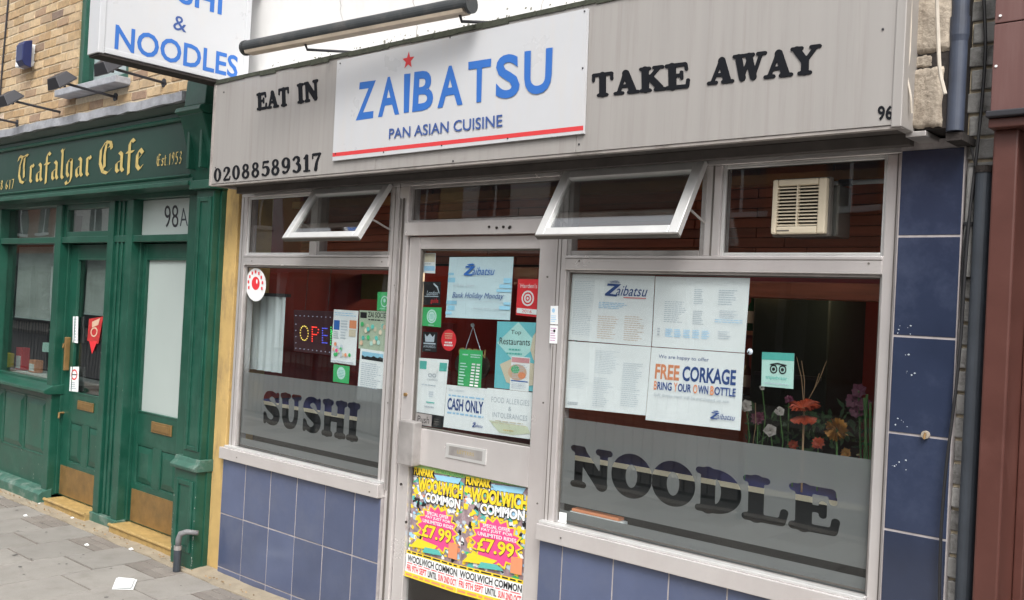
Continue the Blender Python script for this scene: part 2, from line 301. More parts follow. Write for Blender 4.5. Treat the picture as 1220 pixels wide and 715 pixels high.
G = {
 'N': (1.05, [bar(.2, .1, .2, .92, .085), bar(.07, .055, .34, .055, .055), bar(.05, .945, .3, .945, .055), bar(.24, .86, .82, .13, .13), bar(.86, .1, .86, .92, .075), bar(.72, .945, 1.0, .945, .055)]),
 'O': (.96, [('r', .48, .5, .48, .52, .17, .34)]),
 'D': (.98, [bar(.27, .1, .27, .9, .135), bar(.07, .055, .42, .055, .055), bar(.07, .945, .42, .945, .055), ('r', .42, .5, .54, .5, .16, .36, .34)]),
 'L': (.90, [bar(.27, .1, .27, .9, .135), bar(.07, .945, .47, .945, .055), bar(.07, .065, .78, .065, .065), bar(.80, .1, .84, .3, .055)]),
 'E': (.92, [bar(.27, .1, .27, .9, .135), bar(.07, .935, .78, .935, .065), bar(.80, .9, .82, .73, .05), bar(.3, .52, .6, .52, .055), bar(.63, .4, .63, .64, .05), bar(.07, .065, .82, .065, .065), bar(.84, .1, .87, .3, .055)]),
 'S': (.90, [curve_st([(.76, .72, .05), (.68, .88, .065), (.48, .945, .06), (.28, .87, .1), (.22, .70, .125), (.36, .57, .14), (.56, .47, .145), (.72, .34, .14), (.68, .15, .11), (.46, .06, .06), (.24, .13, .06), (.16, .28, .05)]), bar(.79, .94, .78, .7, .045), bar(.13, .06, .14, .3, .045)]),
 'U': (.96, [bar(.22, .3, .22, .9, .13), bar(.06, .945, .4, .945, .055), curve_st([(.22, .34, .13), (.29, .14, .12), (.47, .07, .08), (.64, .14, .075), (.73, .34, .07), (.74, .62, .07), (.74, .92, .07)]), bar(.6, .945, .9, .945, .055)]),
 'H': (1.04, [bar(.24, .1, .24, .9, .125), bar(.8, .1, .8, .9, .125), bar(.07, .055, .4, .055, .055), bar(.07, .945, .4, .945, .055), bar(.64, .055, .98, .055, .055), bar(.64, .945, .98, .945, .055), bar(.24, .5, .8, .5, .06)]),
 'I': (.52, [bar(.25, .1, .25, .9, .13), bar(.07, .055, .43, .055, .055), bar(.07, .945, .43, .945, .055)]),
 'T': (.92, [bar(.45, .1, .45, .9, .13), bar(.27, .055, .63, .055, .055), bar(.06, .935, .84, .935, .06), bar(.06, .92, .05, .7, .05), bar(.84, .92, .85, .7, .05)]),
 'A': (1.04, [bar(.2, .08, .48, .9, .06), bar(.5, .86, .78, .12, .13), bar(.05, .055, .36, .055, .055), bar(.62, .055, 1.0, .055, .055), bar(.3, .33, .68, .33, .055)]),
 'K': (1.02, [bar(.24, .1, .24, .9, .13), bar(.07, .055, .42, .055, .055), bar(.07, .945, .42, .945, .055), bar(.3, .42, .76, .9, .06), bar(.6, .945, .94, .945, .055), bar(.45, .55, .82, .12, .12), bar(.64, .055, 1.0, .055, .055)]),
 'W': (1.25, [bar(.17, .9, .38, .12, .115), bar(.38, .12, .6, .85, .055), bar(.58, .9, .8, .12, .115), bar(.8, .12, 1.04, .92, .055), bar(.0, .945, .34, .945, .055), bar(.42, .945, .74, .945, .055), bar(.92, .945, 1.2, .945, .055)]),
 'Y': (.98, [bar(.16, .9, .48, .46, .12), bar(.48, .46, .84, .92, .06), bar(.48, .5, .48, .1, .12), bar(.0, .945, .34, .945, .055), bar(.68, .945, .98, .945, .055), bar(.29, .055, .67, .055, .055)]),
 '0': (.72, [('r', .34, .5, .33, .51, .11, .36)]),
 '1': (.56, [bar(.29, .1, .29, .88, .12), bar(.1, .76, .26, .9, .05), bar(.09, .055, .5, .055, .055)]),
 '2': (.72, [curve_st([(.13, .72, .09), (.2, .9, .06), (.4, .93, .07), (.53, .76, .12), (.44, .52, .09), (.24, .28, .06), (.12, .12, .05)]), bar(.12, .08, .56, .08, .08), bar(.6, .1, .63, .28, .045)]),
 '3': (.70, [curve_st([(.12, .80, .085), (.26, .93, .06), (.46, .86, .1), (.48, .66, .1), (.32, .54, .05)]), curve_st([(.32, .54, .05), (.52, .44, .11), (.55, .22, .125), (.36, .06, .06), (.13, .14, .09)])]),
 '5': (.70, [bar(.2, .91, .56, .91, .08), bar(.18, .9, .14, .55, .045), curve_st([(.15, .55, .05), (.36, .61, .07), (.54, .48, .12), (.55, .24, .12), (.35, .06, .06), (.12, .14, .09)])]),
 '7': (.68, [bar(.1, .91, .6, .91, .08), bar(.08, .9, .07, .7, .045), curve_st([(.58, .86, .06), (.38, .5, .09), (.29, .1, .12)])]),
 '8': (.72, [('r', .34, .74, .26, .265, .09, .13), ('r', .34, .28, .32, .295, .12, .15)]),
 '9': (.72, [('r', .34, .68, .33, .33, .11, .2), curve_st([(.58, .66, .09), (.57, .4, .09), (.44, .16, .07), (.2, .07, .06)]), bar(.15, .15, .17, .15, .09)]),
 '6': (.72, [('r', .34, .32, .33, .33, .11, .2), curve_st([(.1, .34, .09), (.11, .6, .09), (.24, .84, .07), (.48, .93, .06)]), bar(.52, .85, .53, .85, .09)]),
}
def marching(D, xs, ys):
    """closed iso-0 contours of grid D[y,x]"""
    seg = {}
    H, Wd = D.shape; ins = D < 0
    def ex(i, j): t = D[j, i]/(D[j, i]-D[j, i+1]); return (xs[i]+(xs[i+1]-xs[i])*t, ys[j])
    def ey(i, j): t = D[j, i]/(D[j, i]-D[j+1, i]); return (xs[i], ys[j]+(ys[j+1]-ys[j])*t)
    pos = {}
    for j in range(H-1):
        for i in range(Wd-1):
            c = (ins[j, i])+2*(ins[j, i+1])+4*(ins[j+1, i+1])+8*(ins[j+1, i])
            if c in (0, 15): continue
            B = ('x', i, j); R = ('y', i+1, j); T = ('x', i, j+1); Lf = ('y', i, j)
            tb = {1: [(Lf, B)], 2: [(B, R)], 3: [(Lf, R)], 4: [(R, T)], 5: [(Lf, T), (R, B)], 6: [(B, T)], 7: [(Lf, T)], 8: [(T, Lf)], 9: [(T, B)], 10: [(B, Lf), (T, R)], 11: [(T, R)], 12: [(R, Lf)], 13: [(R, B)], 14: [(B, Lf)]}
            for a, b in tb[c]:
                seg[a] = b
                for q in (a, b):
                    if q not in pos: pos[q] = ex(q[1], q[2]) if q[0] == 'x' else ey(q[1], q[2])
    loops = []
    while seg:
        s0 = next(iter(seg)); cur = s0; lp = []
        while cur in seg:
            lp.append(pos[cur]); cur = seg.pop(cur)
        if len(lp) > 5: loops.append(lp)
    return loops
_gl = {}
def glyph_loops(ch, step=.033, fat=.014):
    if (ch, fat) in _gl: return _gl[(ch, fat)]
    w, st = G[ch]; xs = np.arange(-.12, w+.2, step)+.0037; ys = np.arange(-.12, 1.14, step)+.0037
    X, Y = np.meshgrid(xs, ys); P = np.stack([X, Y], -1); lp = marching(sd_strokes(P, st)-fat, xs, ys); _gl[(ch, fat)] = lp; return lp
def fill_loops(loops, extrude=0, bevel=0):
    cu = bpy.data.curves.new('outline', 'CURVE'); cu.dimensions = '2D'; cu.fill_mode = 'BOTH'; cu.extrude = extrude; cu.bevel_depth = bevel; cu.bevel_resolution = 1
    for lp in loops:
        sp = cu.splines.new('POLY'); sp.points.add(len(lp)-1)
        for i, q in enumerate(lp): sp.points[i].co = (q[0], q[1], 0, 1)
        sp.use_cyclic_u = True
    ob = bpy.data.objects.new('outline', cu); COL.objects.link(ob); bpy.context.view_layer.update()
    me = bpy.data.meshes.new_from_object(ob.evaluated_get(bpy.context.evaluated_depsgraph_get()))
    vs = [tuple(v.co) for v in me.vertices]; fs = [tuple(p.vertices) for p in me.polygons]
    bpy.data.objects.remove(ob); bpy.data.curves.remove(cu); bpy.data.meshes.remove(me); return vs, fs
def layout(word, space=.0):
    x = 0; o = []
    for ch in word:
        if ch == ' ': x += .45; continue
        o.append((ch, x)); x += G[ch][0]+space
    return o, x-space
def raised_word(word, parent, corners, Y, depth=.0035, m=None, space=.02, fat=.014):
    """separate letters standing on a vertical board; corners TL,TR,BL,BR (X,Z)"""
    fn = grid_quad(corners); items, w = layout(word, space)
    for ch, x0 in items:
        if ('f', ch, fat) not in _gl: _gl[('f', ch, fat)] = fill_loops(glyph_loops(ch, fat=fat), extrude=.02)
        vs, fs = _gl[('f', ch, fat)]; mb = MB(); pts = []
        zs = [v[2] for v in vs]; zm = max(zs)
        for v in vs:
            q = fn((x0+v[0])/w, v[1]); pts.append((q[0], Y-(v[2]+zm)/(2*zm)*depth, q[1]))
        mb.add(pts, fs); mb.build('letter', m or M_letter, parent)
# nib-drawn blackletter
def nib(mb_pts, a, b, n): mb_pts.append([(a[0]-n[0], a[1]-n[1]), (a[0]+n[0], a[1]+n[1]), (b[0]+n[0], b[1]+n[1]), (b[0]-n[0], b[1]-n[1])])
BL = {  # polylines on an x-height of .62, cap 1.0
 'T': (.62, [[(.05, .8), (.12, .95), (.3, .9), (.5, .96), (.6, .93)], [(.3, .9), (.16, .6), (.14, .3), (.25, .08), (.42, .02), (.58, .14)], [(.42, .88), (.40, .5), (.42, .2)]]),
 'r': (.36, [[(.06, .52), (.14, .58), (.14, .1), (.22, .02)], [(.14, .5), (.24, .6), (.3, .52)]]),
 'a': (.42, [[(.08, .52), (.2, .6), (.3, .52), (.3, .12), (.38, .03)], [(.3, .36), (.1, .28), (.1, .1), (.18, .02), (.3, .12)]]),
 'f': (.34, [[(.14, -.08), (.14, .8), (.22, .92), (.32, .84)], [(.04, .56), (.3, .56)]]),
 'l': (.26, [[(.06, .95), (.12, .86), (.12, .1), (.2, .02)], [(.12, .86), (.2, .95)]]),
 'g': (.42, [[(.3, .56), (.18, .6), (.09, .48), (.09, .18), (.18, .06), (.3, .14)], [(.2, .6), (.3, .52), (.31, .0), (.24, -.13), (.1, -.17), (.06, -.09)]]),
 'C': (.66, [[(.56, .74), (.5, .93), (.3, .97), (.12, .76), (.1, .36), (.24, .08), (.42, .02), (.6, .16)], [(.34, .92), (.28, .6), (.30, .2)], [(.42, .8), (.58, .84)]]),
 'e': (.38, [[(.3, .14), (.2, .02), (.09, .14), (.09, .46), (.19, .6), (.3, .48), (.1, .3)]]),
 'E': (.60, [[(.52, .86), (.3, .96), (.12, .8), (.1, .3), (.25, .04), (.5, .1)], [(.3, .92), (.28, .1)], [(.12, .52), (.48, .52)]]),
 's': (.34, [[(.28, .5), (.18, .6), (.08, .48), (.26, .26), (.2, .03), (.06, .12)]]),
 't': (.28, [[(.12, .8), (.12, .1), (.2, .02), (.28, .1)], [(.02, .58), (.26, .58)]]),
 '.': (.2, [[(.06, .04), (.1, .04)]]),
 '1': (.34, [[(.08, .78), (.18, .9), (.18, .02)]]), '9': (.44, [[(.32, .8), (.2, .94), (.08, .76), (.18, .5), (.32, .6)], [(.32, .84), (.32, .3), (.12, .03)]]),
 '5': (.42, [[(.34, .92), (.12, .92), (.1, .56), (.26, .56), (.34, .3), (.2, .02), (.06, .12)]]), '3': (.42, [[(.08, .84), (.2, .95), (.32, .78), (.16, .52), (.33, .34), (.22, .02), (.06, .12)]]),
 '8': (.42, [[(.2, .5), (.08, .72), (.2, .95), (.32, .74), (.2, .5), (.07, .24), (.2, .02), (.34, .24), (.2, .5)]]), '6': (.42, [[(.3, .9), (.1, .6), (.08, .2), (.2, .02), (.34, .2), (.22, .46), (.1, .36)]]),
 '7': (.4, [[(.06, .92), (.34, .92), (.16, .02)]]), '0': (.42, [[(.2, .95), (.08, .7), (.08, .25), (.2, .02), (.33, .25), (.33, .7), (.2, .95)]]), '2': (.42, [[(.08, .78), (.2, .95), (.32, .74), (.08, .06), (.34, .06)]]),
}
def blackletter(s, corners, Y, name, parent, m, n=(.050, .034), gap=.03, one=False):
    x = 0; L = []
    for ch in s:
        if ch == ' ': x += .3; continue
        w, pl = BL[ch]; q = []
        for p in pl:
            for a, b in zip(p[:-1], p[1:]): nib(q, (a[0]+x, a[1]), (b[0]+x, b[1]), n)
        L.append(q); x += w+gap
    fn = grid_quad(corners)
    if one: L = [[q for g in L for q in g]]
    for g in L:
        mb = MB()
        for i, q in enumerate(g):
            P = [fn(a[0]/x, a[1]) for a in q]; y = Y-.0004*(i % 5)
            mb.add([(p[0], y, p[1]) for p in P], [(0, 1, 2, 3)])
        mb.build(name, m, parent)

# ------------------------------------------------------------------ printed sheets (signs, notices, stickers)
class Sheet:
    """a flat printed sheet on the plane Y; corners TL TR BL BR in survey pixels"""
    def __init__(s, name, label, cat, px, Y, m=None, group=None, thick=.0012, root=None, part='sheet', shape=None, tilt=0):
        s.Y = Y; s.c = [S(p[0], p[1], Y) for p in px]
        if len(px) == 2:
            (xa, za), (xb, zb) = s.c; s.c = [(xa, za), (xb, za+tilt), (xa, zb), (xb, zb+tilt)]
        s.fn = grid_quad(s.c); s.k = 0
        c = s.fn(.5, 0); s.root = root or thing(name, label, cat, (c[0], Y, c[1]), group)
        if m is not None:
            mb = MB()
            if shape == 'oval':
                n = 28; f = [s.fn(.5+.5*cos(2*pi*i/n), .5+.5*sin(2*pi*i/n)) for i in range(n)]
                mb.add([(q[0], Y, q[1]) for q in f]+[(q[0], Y+thick, q[1]) for q in f], [tuple(range(n)), tuple(range(n, 2*n))[::-1]]+[(i, n+i, n+(i+1) % n, (i+1) % n) for i in range(n)])
            else:
                tl, tr, bl, br = s.c
                mb.hexa([(bl[0], Y, bl[1]), (br[0], Y, br[1]), (br[0], Y+thick, br[1]), (bl[0], Y+thick, bl[1]), (tl[0], Y, tl[1]), (tr[0], Y, tr[1]), (tr[0], Y+thick, tr[1]), (tl[0], Y+thick, tl[1])])
            mb.build(part, m, s.root)
    def y(s): s.k += 1; return s.Y-.0004*s.k-.0002
    def text(s, t, u0, v0, u1, v1, m=None, bold=0, shear=0, name='lettering', space=1):
        vs, fs = text_geo(t, bold, shear, 3, space); y = s.y(); P = []
        for a, b in vs:
            q = s.fn(u0+(u1-u0)*a, v0+(v1-v0)*b); P.append((q[0], y, q[1]))
        return MB().add(P, fs).build(name, m or M_black, s.root)
    def rect(s, u0, v0, u1, v1, m, name='printed_panel'):
        y = s.y(); P = [s.fn(u0, v0), s.fn(u1, v0), s.fn(u1, v1), s.fn(u0, v1)]
        return MB().add([(q[0], y, q[1]) for q in P], [(0, 1, 2, 3)]).build(name, m, s.root)
    def poly(s, pts, m, name='emblem'):
        y = s.y(); P = [s.fn(*p) for p in pts]
        return MB().add([(q[0], y, q[1]) for q in P], [tuple(range(len(P)))]).build(name, m, s.root)
    def ell(s, u, v, ru, rv, m, name='emblem', n=24): return s.poly([(u+ru*cos(2*pi*i/n), v+rv*sin(2*pi*i/n)) for i in range(n)], m, name)
    def ring(s, u, v, ru, rv, f, m, name='emblem', n=24):
        y = s.y(); P = [s.fn(u+ru*k*cos(2*pi*i/n), v+rv*k*sin(2*pi*i/n)) for k in (1, f) for i in range(n)]
        return MB().add([(q[0], y, q[1]) for q in P], [(i, (i+1) % n, n+(i+1) % n, n+i) for i in range(n)]).build(name, m, s.root)
    def lines(s, u0, v0, u1, v1, n, m, fill=.45, center=False, ragged=.35, words=True, name='small_print'):
        """rows of unreadably small words"""
        y = s.y(); mb = MB(); h = (v1-v0)/n
        for i in range(n):
            vb = v1-(i+1)*h+h*(1-fill)/2; w = (u1-u0)*(1-random.random()*ragged); a = u0+((u1-u0)-w)/2 if center else u0; u = a
            while u < a+w:
                ww = min((u1-u0)*random.uniform(.06, .17), a+w-u) if words else w
                P = [s.fn(u, vb), s.fn(u+ww, vb), s.fn(u+ww, vb+h*fill), s.fn(u, vb+h*fill)]
                mb.add([(q[0], y, q[1]) for q in P], [(0, 1, 2, 3)]); u += ww+(u1-u0)*.03
        return mb.build(name, m, s.root)
    def star(s, u, v, ru, rv, n, inner, m, rot=0, name='star'):
        return s.poly([(u+ru*(1 if i % 2 == 0 else inner)*sin(pi*i/n+rot), v+rv*(1 if i % 2 == 0 else inner)*cos(pi*i/n+rot)) for i in range(2*n)], m, name)
def depth_at(px, X):
    d = AX_R*((px[0]-610)/CAM_F) - AX_U*((px[1]-357.5)/CAM_F) + AX_F
    return X*d.y/d.x, CAM_H+X*d.z/d.x
def framing(name, m, parent, x0, x1, z0, z1, y0, y1, w, bevel=.003):
    """four mitred-looking bars round an opening, one part"""
    w = w if isinstance(w, (tuple, list)) else (w, w, w, w)   # left right bottom top
    mb = MB(); mb.box(x0, x0+w[0], y0, y1, z0, z1); mb.box(x1-w[1], x1, y0, y1, z0, z1)
    mb.box(x0+w[0], x1-w[1], y0+.001, y1, z0, z0+w[2]); mb.box(x0+w[0], x1-w[1], y0+.001, y1, z1-w[3], z1)
    return mb.build(name, m, parent, bevel)

# ================================================================== GROUND
gp = thing('pavement', 'grey concrete slab pavement in front of the shops', None, (-5, 2, 0)); gp['kind'] = 'structure'; del_ = gp
KERB_Y = -1.2
MB().box(-60, 25, KERB_Y+.15, 3.6, -.3, -.008).build('bedding', M_joint, gp)
edges = [-6.49+.39*k for k in range(-9, 7)]
smb = MB(); cols = [(a, a+.39) for a in edges]
slab0 = MB().box(-.191, .191, -.297, .297, -.05, 0).build('slab', M_slab, None, .003, at=(0, 0, 0))
first = True
for i, (a, b) in enumerate(cols):
    odd = (i % 2 == 1); cx = (a+b)/2
    if odd: rows = [(2.575, 2.955), (1.965, 2.567), (1.36, 1.957)]
    else: rows = [(2.765, 3.15), (2.163, 2.757), (1.56, 2.155)]
    for (y0, y1) in rows:
        L_ = y1-y0
        o = inst(slab0, (cx, (y0+y1)/2, random.uniform(-.002, .0015)), gp, rot=(random.uniform(-.003, .003), random.uniform(-.003, .003), random.uniform(-.004, .004)), scale=(1, L_/.602, 1))
    if odd:
        for r in range(3):
            yy = 2.962+.063*r
            for q in range(2):
                x0 = a+.004+q*.193
                MB().box(x0, x0+.188, yy+.002, yy+.059, -.05, random.uniform(-.004, .001)).build('paver', M_sett, gp, .003, at=(x0, yy, 0))
bpy.data.objects.remove(slab0)
rest = MB()
x = -30.0
k = 0
while x < 8:
    for j in range(5):
        y0 = 1.3-.602*(j+1)+(.2 if k % 2 else 0)
        if y0 < KERB_Y+.16: continue
        rest.box(x+.004, x+.386, y0+.004, y0+.598, -.05, random.uniform(-.003, .001))
    if not (edges[0]-.1 < x+.2 < edges[-1]+.39):
        for y0 in (1.51, 2.112, 2.714): rest.box(x+.004, x+.386, y0+.004, min(y0+.598, 3.15), -.05, random.uniform(-.003, .001))
    x += .39; k += 1
rs = rest.build('slab', M_slab, gp); rs['kind'] = 'stuff'
gm = MB(); random.seed(19)
for k in range(70):
    x = random.uniform(-9.5, -4.4); y = random.uniform(1.9, 3.12); r_ = random.uniform(.005, .014); gm.add([(x+r_*random.uniform(.7, 1.2)*cos(2*pi*i/7), y+r_*random.uniform(.7, 1.2)*sin(2*pi*i/7), .0035) for i in range(7)], [tuple(range(7))])
gm.build('gum_spot', mat('gum', (.10, .095, .09), .8), gp)['kind'] = 'stuff'
lf = MB()
for k in range(120):
    x = random.uniform(-9, -4.3); y = 3.16+abs(random.gauss(0, .02)); r_ = random.uniform(.003, .010); a = random.uniform(0, pi)
    lf.add([(x+r_*cos(a), y+r_*sin(a), .018), (x-r_*.5*sin(a), y+r_*.5*cos(a), .026), (x-r_*cos(a), y-r_*sin(a), .02), (x+r_*.5*sin(a), y-r_*.5*cos(a), .017)], [(0, 1, 2, 3)])
lf.build('dry_debris', mat('dry_leaf_debris', (.22, .15, .08), .9, 0, .4, 40, rand=.4), gp)['kind'] = 'stuff'
random.seed(8)
cem = MB()
for k in range(60):
    xa = -12+k*.2; xb = xa+.2; ha = .012+.008*sin(k*1.7)+.004*sin(k*.6); hb = .012+.008*sin((k+1)*1.7)+.004*sin((k+1)*.6)
    cem.hexa([(xa, 3.15+.012*sin(k*2.1), -.02), (xb, 3.15+.012*sin((k+1)*2.1), -.02), (xb, 3.4, -.02), (xa, 3.4, -.02), (xa, 3.153+.012*sin(k*2.1), .001), (xb, 3.153+.012*sin((k+1)*2.1), .001), (xb, 3.4, hb+.01), (xa, 3.4, ha+.01)])
cem.build('cement_fillet', M_cement, gp)
road = MB().box(-120, 80, -8.5, KERB_Y, -.4, -.12).build('road', M_asph); road['kind'] = 'structure'
kb = MB()
for k in range(60): kb.box(-40+k*.915, -40+k*.915+.907, KERB_Y, KERB_Y+.15, -.3, .0)
kb = kb.build('kerb', M_slab, None, .008); kb['kind'] = 'structure'
g2 = MB().box(-120, 80, -60, -8.5, -.4, -.01).build('far_pavement', M_slab); g2['kind'] = 'structure'
g3 = MB().box(-300, 300, -300, 300, -.6, -.42).build('ground', M_asph); g3['kind'] = 'structure'

# ================================================================== ZAIBATSU-SIDE BUILDING: upper wall, interior shell
bw = thing('shop_building', 'white rendered upper wall of the building above the noodle shop fascia', 'building', (-3, 3.4, 0))
MB().box(-5.30, -1.08, 3.36, 3.62, 2.62, 6.2).build('rendered_wall', M_wrender, bw)
# stained upstand directly over the fascia, irregular upper edge
MB().hexa([(-5.12, 3.10, 2.936), (-1.12, 3.10, 2.936), (-1.12, 3.355, 2.936), (-5.12, 3.355, 2.936), (-5.12, 3.10, 2.945), (-1.12, 3.10, 2.945), (-1.12, 3.355, 3.06), (-5.12, 3.355, 3.06)]).build('weathering', M_wrender, bw)
MB().box(-5.2, -1.1, 6.5, 6.7, 0, 3.2).build('back_wall', M_inred, bw)
MB().box(-5.32, -5.20, 3.40, 7.6, 0, 3.2).build('side_wall', M_inred, bw)
MB().box(-1.10, -1.0, 3.40, 7.6, 0, 3.2).build('side_wall', M_inred, bw)
MB().box(-5.2, -1.1, 3.40, 7.5, .02, .06).build('shop_floor', M_floor, bw)
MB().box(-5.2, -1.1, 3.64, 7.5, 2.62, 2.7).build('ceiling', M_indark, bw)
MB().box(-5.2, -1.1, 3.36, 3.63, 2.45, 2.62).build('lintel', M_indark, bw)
crk = MB(); random.seed(91)
for (xs, zs, n_) in ((-3.75, 3.32, 9), (-2.9, 3.22, 8), (-4.4, 3.5, 10), (-3.3, 3.1, 7)):
    x, z = xs, zs
    for k in range(n_):
        x2 = x+random.uniform(-.012, .02); z2 = z-random.uniform(.012, .035); w = random.uniform(.0012, .003)
        crk.quad((x-w, 3.3585, z), (x+w, 3.3585, z), (x2+w, 3.3585, z2), (x2-w, 3.3585, z2)); x, z = x2, z2
crk.build('hairline_crack', M_fedge, bw)['kind'] = 'stuff'
stn = MB()
for k in range(260):
    x = random.uniform(-5.1, -1.15); z = 3.062+abs(random.gauss(0, .022)); r_ = random.uniform(.002, .008); n_ = 6
    stn.add([(x+r_*random.uniform(.6, 1.6)*cos(2*pi*i/n_), 3.3592, z+r_*random.uniform(.5, 1.4)*sin(2*pi*i/n_)) for i in range(n_)], [tuple(range(n_))])
stn.build('mould_spot', mat('grey_mould', (.20, .20, .17), .95, 0, .4, 30), bw)['kind'] = 'stuff'
random.seed(9)
for k in range(26):
    xa = -5.12+k*.155
    mb = MB(); h = random.uniform(.004, .016)
    mb.box(xa, xa+.153, 3.044, 3.052, 2.938-h, 2.952); mb.build('moss_stain', M_mould, bw)

# ================================================================== NOODLE SHOP FASCIA
fa = thing('shop_fascia', 'long grey metal fascia board reading EAT IN and TAKE AWAY over the noodle shop', 'fascia', (-3.1, 3.05, 2.34))
FX0, FX1, FZ0, FZ1, FY = -5.12, -1.112, 2.342, 2.938, 3.05
for a, b in ((FX0, -3.63), (-3.628, -2.40), (-2.398, FX1)): MB().box(a, b, FY, FY+.012, FZ0, FZ1).build('metal_sheet', M_fascia, fa, .001)
MB().box(FX0, FX1, FY+.004, FY+.03, FZ0-.012, FZ0-.001).build('bottom_trim', M_fedge, fa, .001)
MB().box(FX0-.002, FX0+.02, FY-.004, 3.33, FZ0-.01, FZ1).build('end_cap', M_fedge, fa, .002)
MB().box(FX1-.03, FX1+.003, FY-.004, 3.30, FZ0-.008, FZ1+.3).build('end_cap', M_fascia, fa, .003)
MB().box(FX0+.02, FX1-.03, FY+.03, 3.34, FZ0+.004, FZ0+.02).build('soffit_board', M_soffit, fa, .001)
MB().box(FX0+.02, FX1-.03, 3.22, 3.262, FZ0-.035, FZ0+.003).build('soffit_batten', M_soffit, fa, .002)
MB().box(FX0+.02, FX1-.03, FY+.012, FY+.03, FZ0, FZ1).build('backing', M_void, fa)
E_ = lambda *p: [S(q[0], q[1], FY) for q in p]
raised_word('EAT', fa, E_((306, 112), (344.5, 103.5), (306.5, 131.5), (345, 125.5)), FY)
raised_word('IN', fa, E_((354, 101), (379, 94.5), (355, 123.5), (380, 119)), FY)
raised_word('TAKE', fa, E_((706, 88.5), (821, 74), (706, 116), (822, 104.5)), FY)
raised_word('AWAY', fa, E_((846, 70), (977, 53), (843, 101.5), (976, 87)), FY, space=-.04)
raised_word('02088589317', fa, E_((255, 201), (383, 181), (255, 217), (383, 203)), FY, space=.09, fat=-.012)
vs, fs = text_geo('96', .03); fn = grid_quad(E_((1046, 126), (1064, 125.5), (1046, 144), (1064, 143))); MB().add([(fn(a, b)[0], FY-.002, fn(a, b)[1]) for a, b in vs], fs).build('numeral', M_letter, fa)
for px in ((267, 110), (257, 200), (1052, 35), (690, 172), (540, 192)):
    X, Z = S(px[0], px[1], FY); MB().tube([(X, FY+.002, Z), (X, FY-.003, Z)], .004, 8).build('screw', M_dkm, fa)

# main sign
sg = Sheet('shop_sign', 'white sign reading ZAIBATSU PAN ASIAN CUISINE above the shop door', 'sign', [(401.8, 72.2), (700, 9.8), (396, 191.8), (695, 159)], 3.035, M_signw, thick=.012, part='board')
def spx(s, t, tl, tr, bl, br, m, bold=0, shear=0):
    """lettering fitted to four survey pixels on the sheet's plane"""
    vs, fs = text_geo(t, bold, shear, 4); y = s.y(); fn = grid_quad([S(p[0], p[1], s.Y) for p in (tl, tr, bl, br)]); P = []
    for a, b in vs: q = fn(a, b); P.append((q[0], y, q[1]))
    return MB().add(P, fs).build('letter' if len(t) == 1 else 'lettering', m, s.root)
c5 = lambda x, y: (390+x*.2797, y*.2797)
for ch, tl, tr, bl, br in (
    ('Z', (133, 352), (207, 342), (121, 514), (198, 503)), ('A', (246, 330), (290, 325), (216, 500), (307, 487)), ('I', (328, 316), (355, 313), (326, 482), (348, 479)),
    ('B', (372, 307), (455, 297), (362, 478), (450, 466)), ('A', (512, 283), (555, 277), (470, 461), (578, 446)), ('T', (602, 265), (700, 250), (604, 442), (690, 430)),
    ('S', (722, 236), (818, 228), (718, 426), (822, 412)), ('U', (842, 220), (962, 203), (840, 408), (955, 396))):
    if ch == 'A': tl = (bl[0]+12, tl[1]+4); tr = (br[0]-8, tr[1]-4)
    spx(sg, ch, c5(*tl), c5(*tr), c5(*bl), c5(*br), M_blue, bold=.025)
spx(sg, 'PAN ASIAN CUISINE', c5(266, 549), c5(748, 488), c5(264, 593), c5(748, 540), M_navy, bold=.012)
fnp = lambda x, y: S(*c5(x, y), 3.0345)
mb = MB(); P = [fnp(22, 668), fnp(1090, 555), fnp(1090, 535), fnp(22, 652)]; mb.add([(p[0], 3.0345, p[1]) for p in P], [(0, 1, 2, 3)]); mb.build('red_stripe', M_red, sg.root)
cx, cz = S(*c5(345, 258), 3.034); mb = MB(); mb.add([(cx+.043*(1 if i % 2 == 0 else .42)*sin(pi*i/5), 3.034, cz+.043*(1 if i % 2 == 0 else .42)*cos(pi*i/5)) for i in range(10)], [tuple(range(10))]); mb.build('red_star', M_red, sg.root)
for p in ((55, 270), (1088, 290), (523, 160), (1096, 48), (240, 648), (487, 620), (768, 590), (35, 655)):
    X, Z = S(*c5(*p), 3.034); MB().tube([(X, 3.036, Z), (X, 3.032, Z)], .0035, 8).build('screw', M_dkm, sg.root)

# trough light above the sign
tl_ = thing('sign_light', 'long grey tubular trough light angled above the white sign', 'light', (-3.6, 2.88, 3.0))
a = Vector((-4.455, 2.826, 3.0)); b = Vector((-2.93, 2.94, 3.0))
mb = MB(); n = 12
dx = (b-a).normalized(); sd_ = Vector((-dx.y, dx.x, 0))
def arc(t0, t1, r, n): return [(r*cos(t0+(t1-t0)*i/n), r*sin(t0+(t1-t0)*i/n)) for i in range(n+1)]
prof = arc(radians(-20), radians(215), .037, 14)
vs = [tuple(p+sd_*u+Vector((0, 0, w))) for p in (a, b) for u, w in prof]; k = len(prof)
mb.add(vs, [(i, i+1, k+i+1, k+i) for i in range(k-1)]+[tuple(range(k))[::-1], tuple(range(k, 2*k))]); o = mb.build('hood', M_hood, tl_)
mb = MB(); P = [(-.034, -.012), (.036, -.012), (.028, -.036), (-.024, -.036)]
mb.add([tuple(p+sd_*u+Vector((0, 0, w))) for p in (a+dx*.02, b-dx*.02) for u, w in P], [(0, 1, 2, 3), (4, 7, 6, 5), (0, 4, 5, 1), (1, 5, 6, 2), (2, 6, 7, 3), (3, 7, 4, 0)]); mb.build('diffuser', M_dif, tl_)
mb = MB().tube([a-dx*.012, a+dx*.006], .040, 18).build('end_cap', M_hood, tl_)
mb = MB().tube([b-dx*.006, b+dx*.012], .040, 18).build('end_cap', M_hood, tl_)
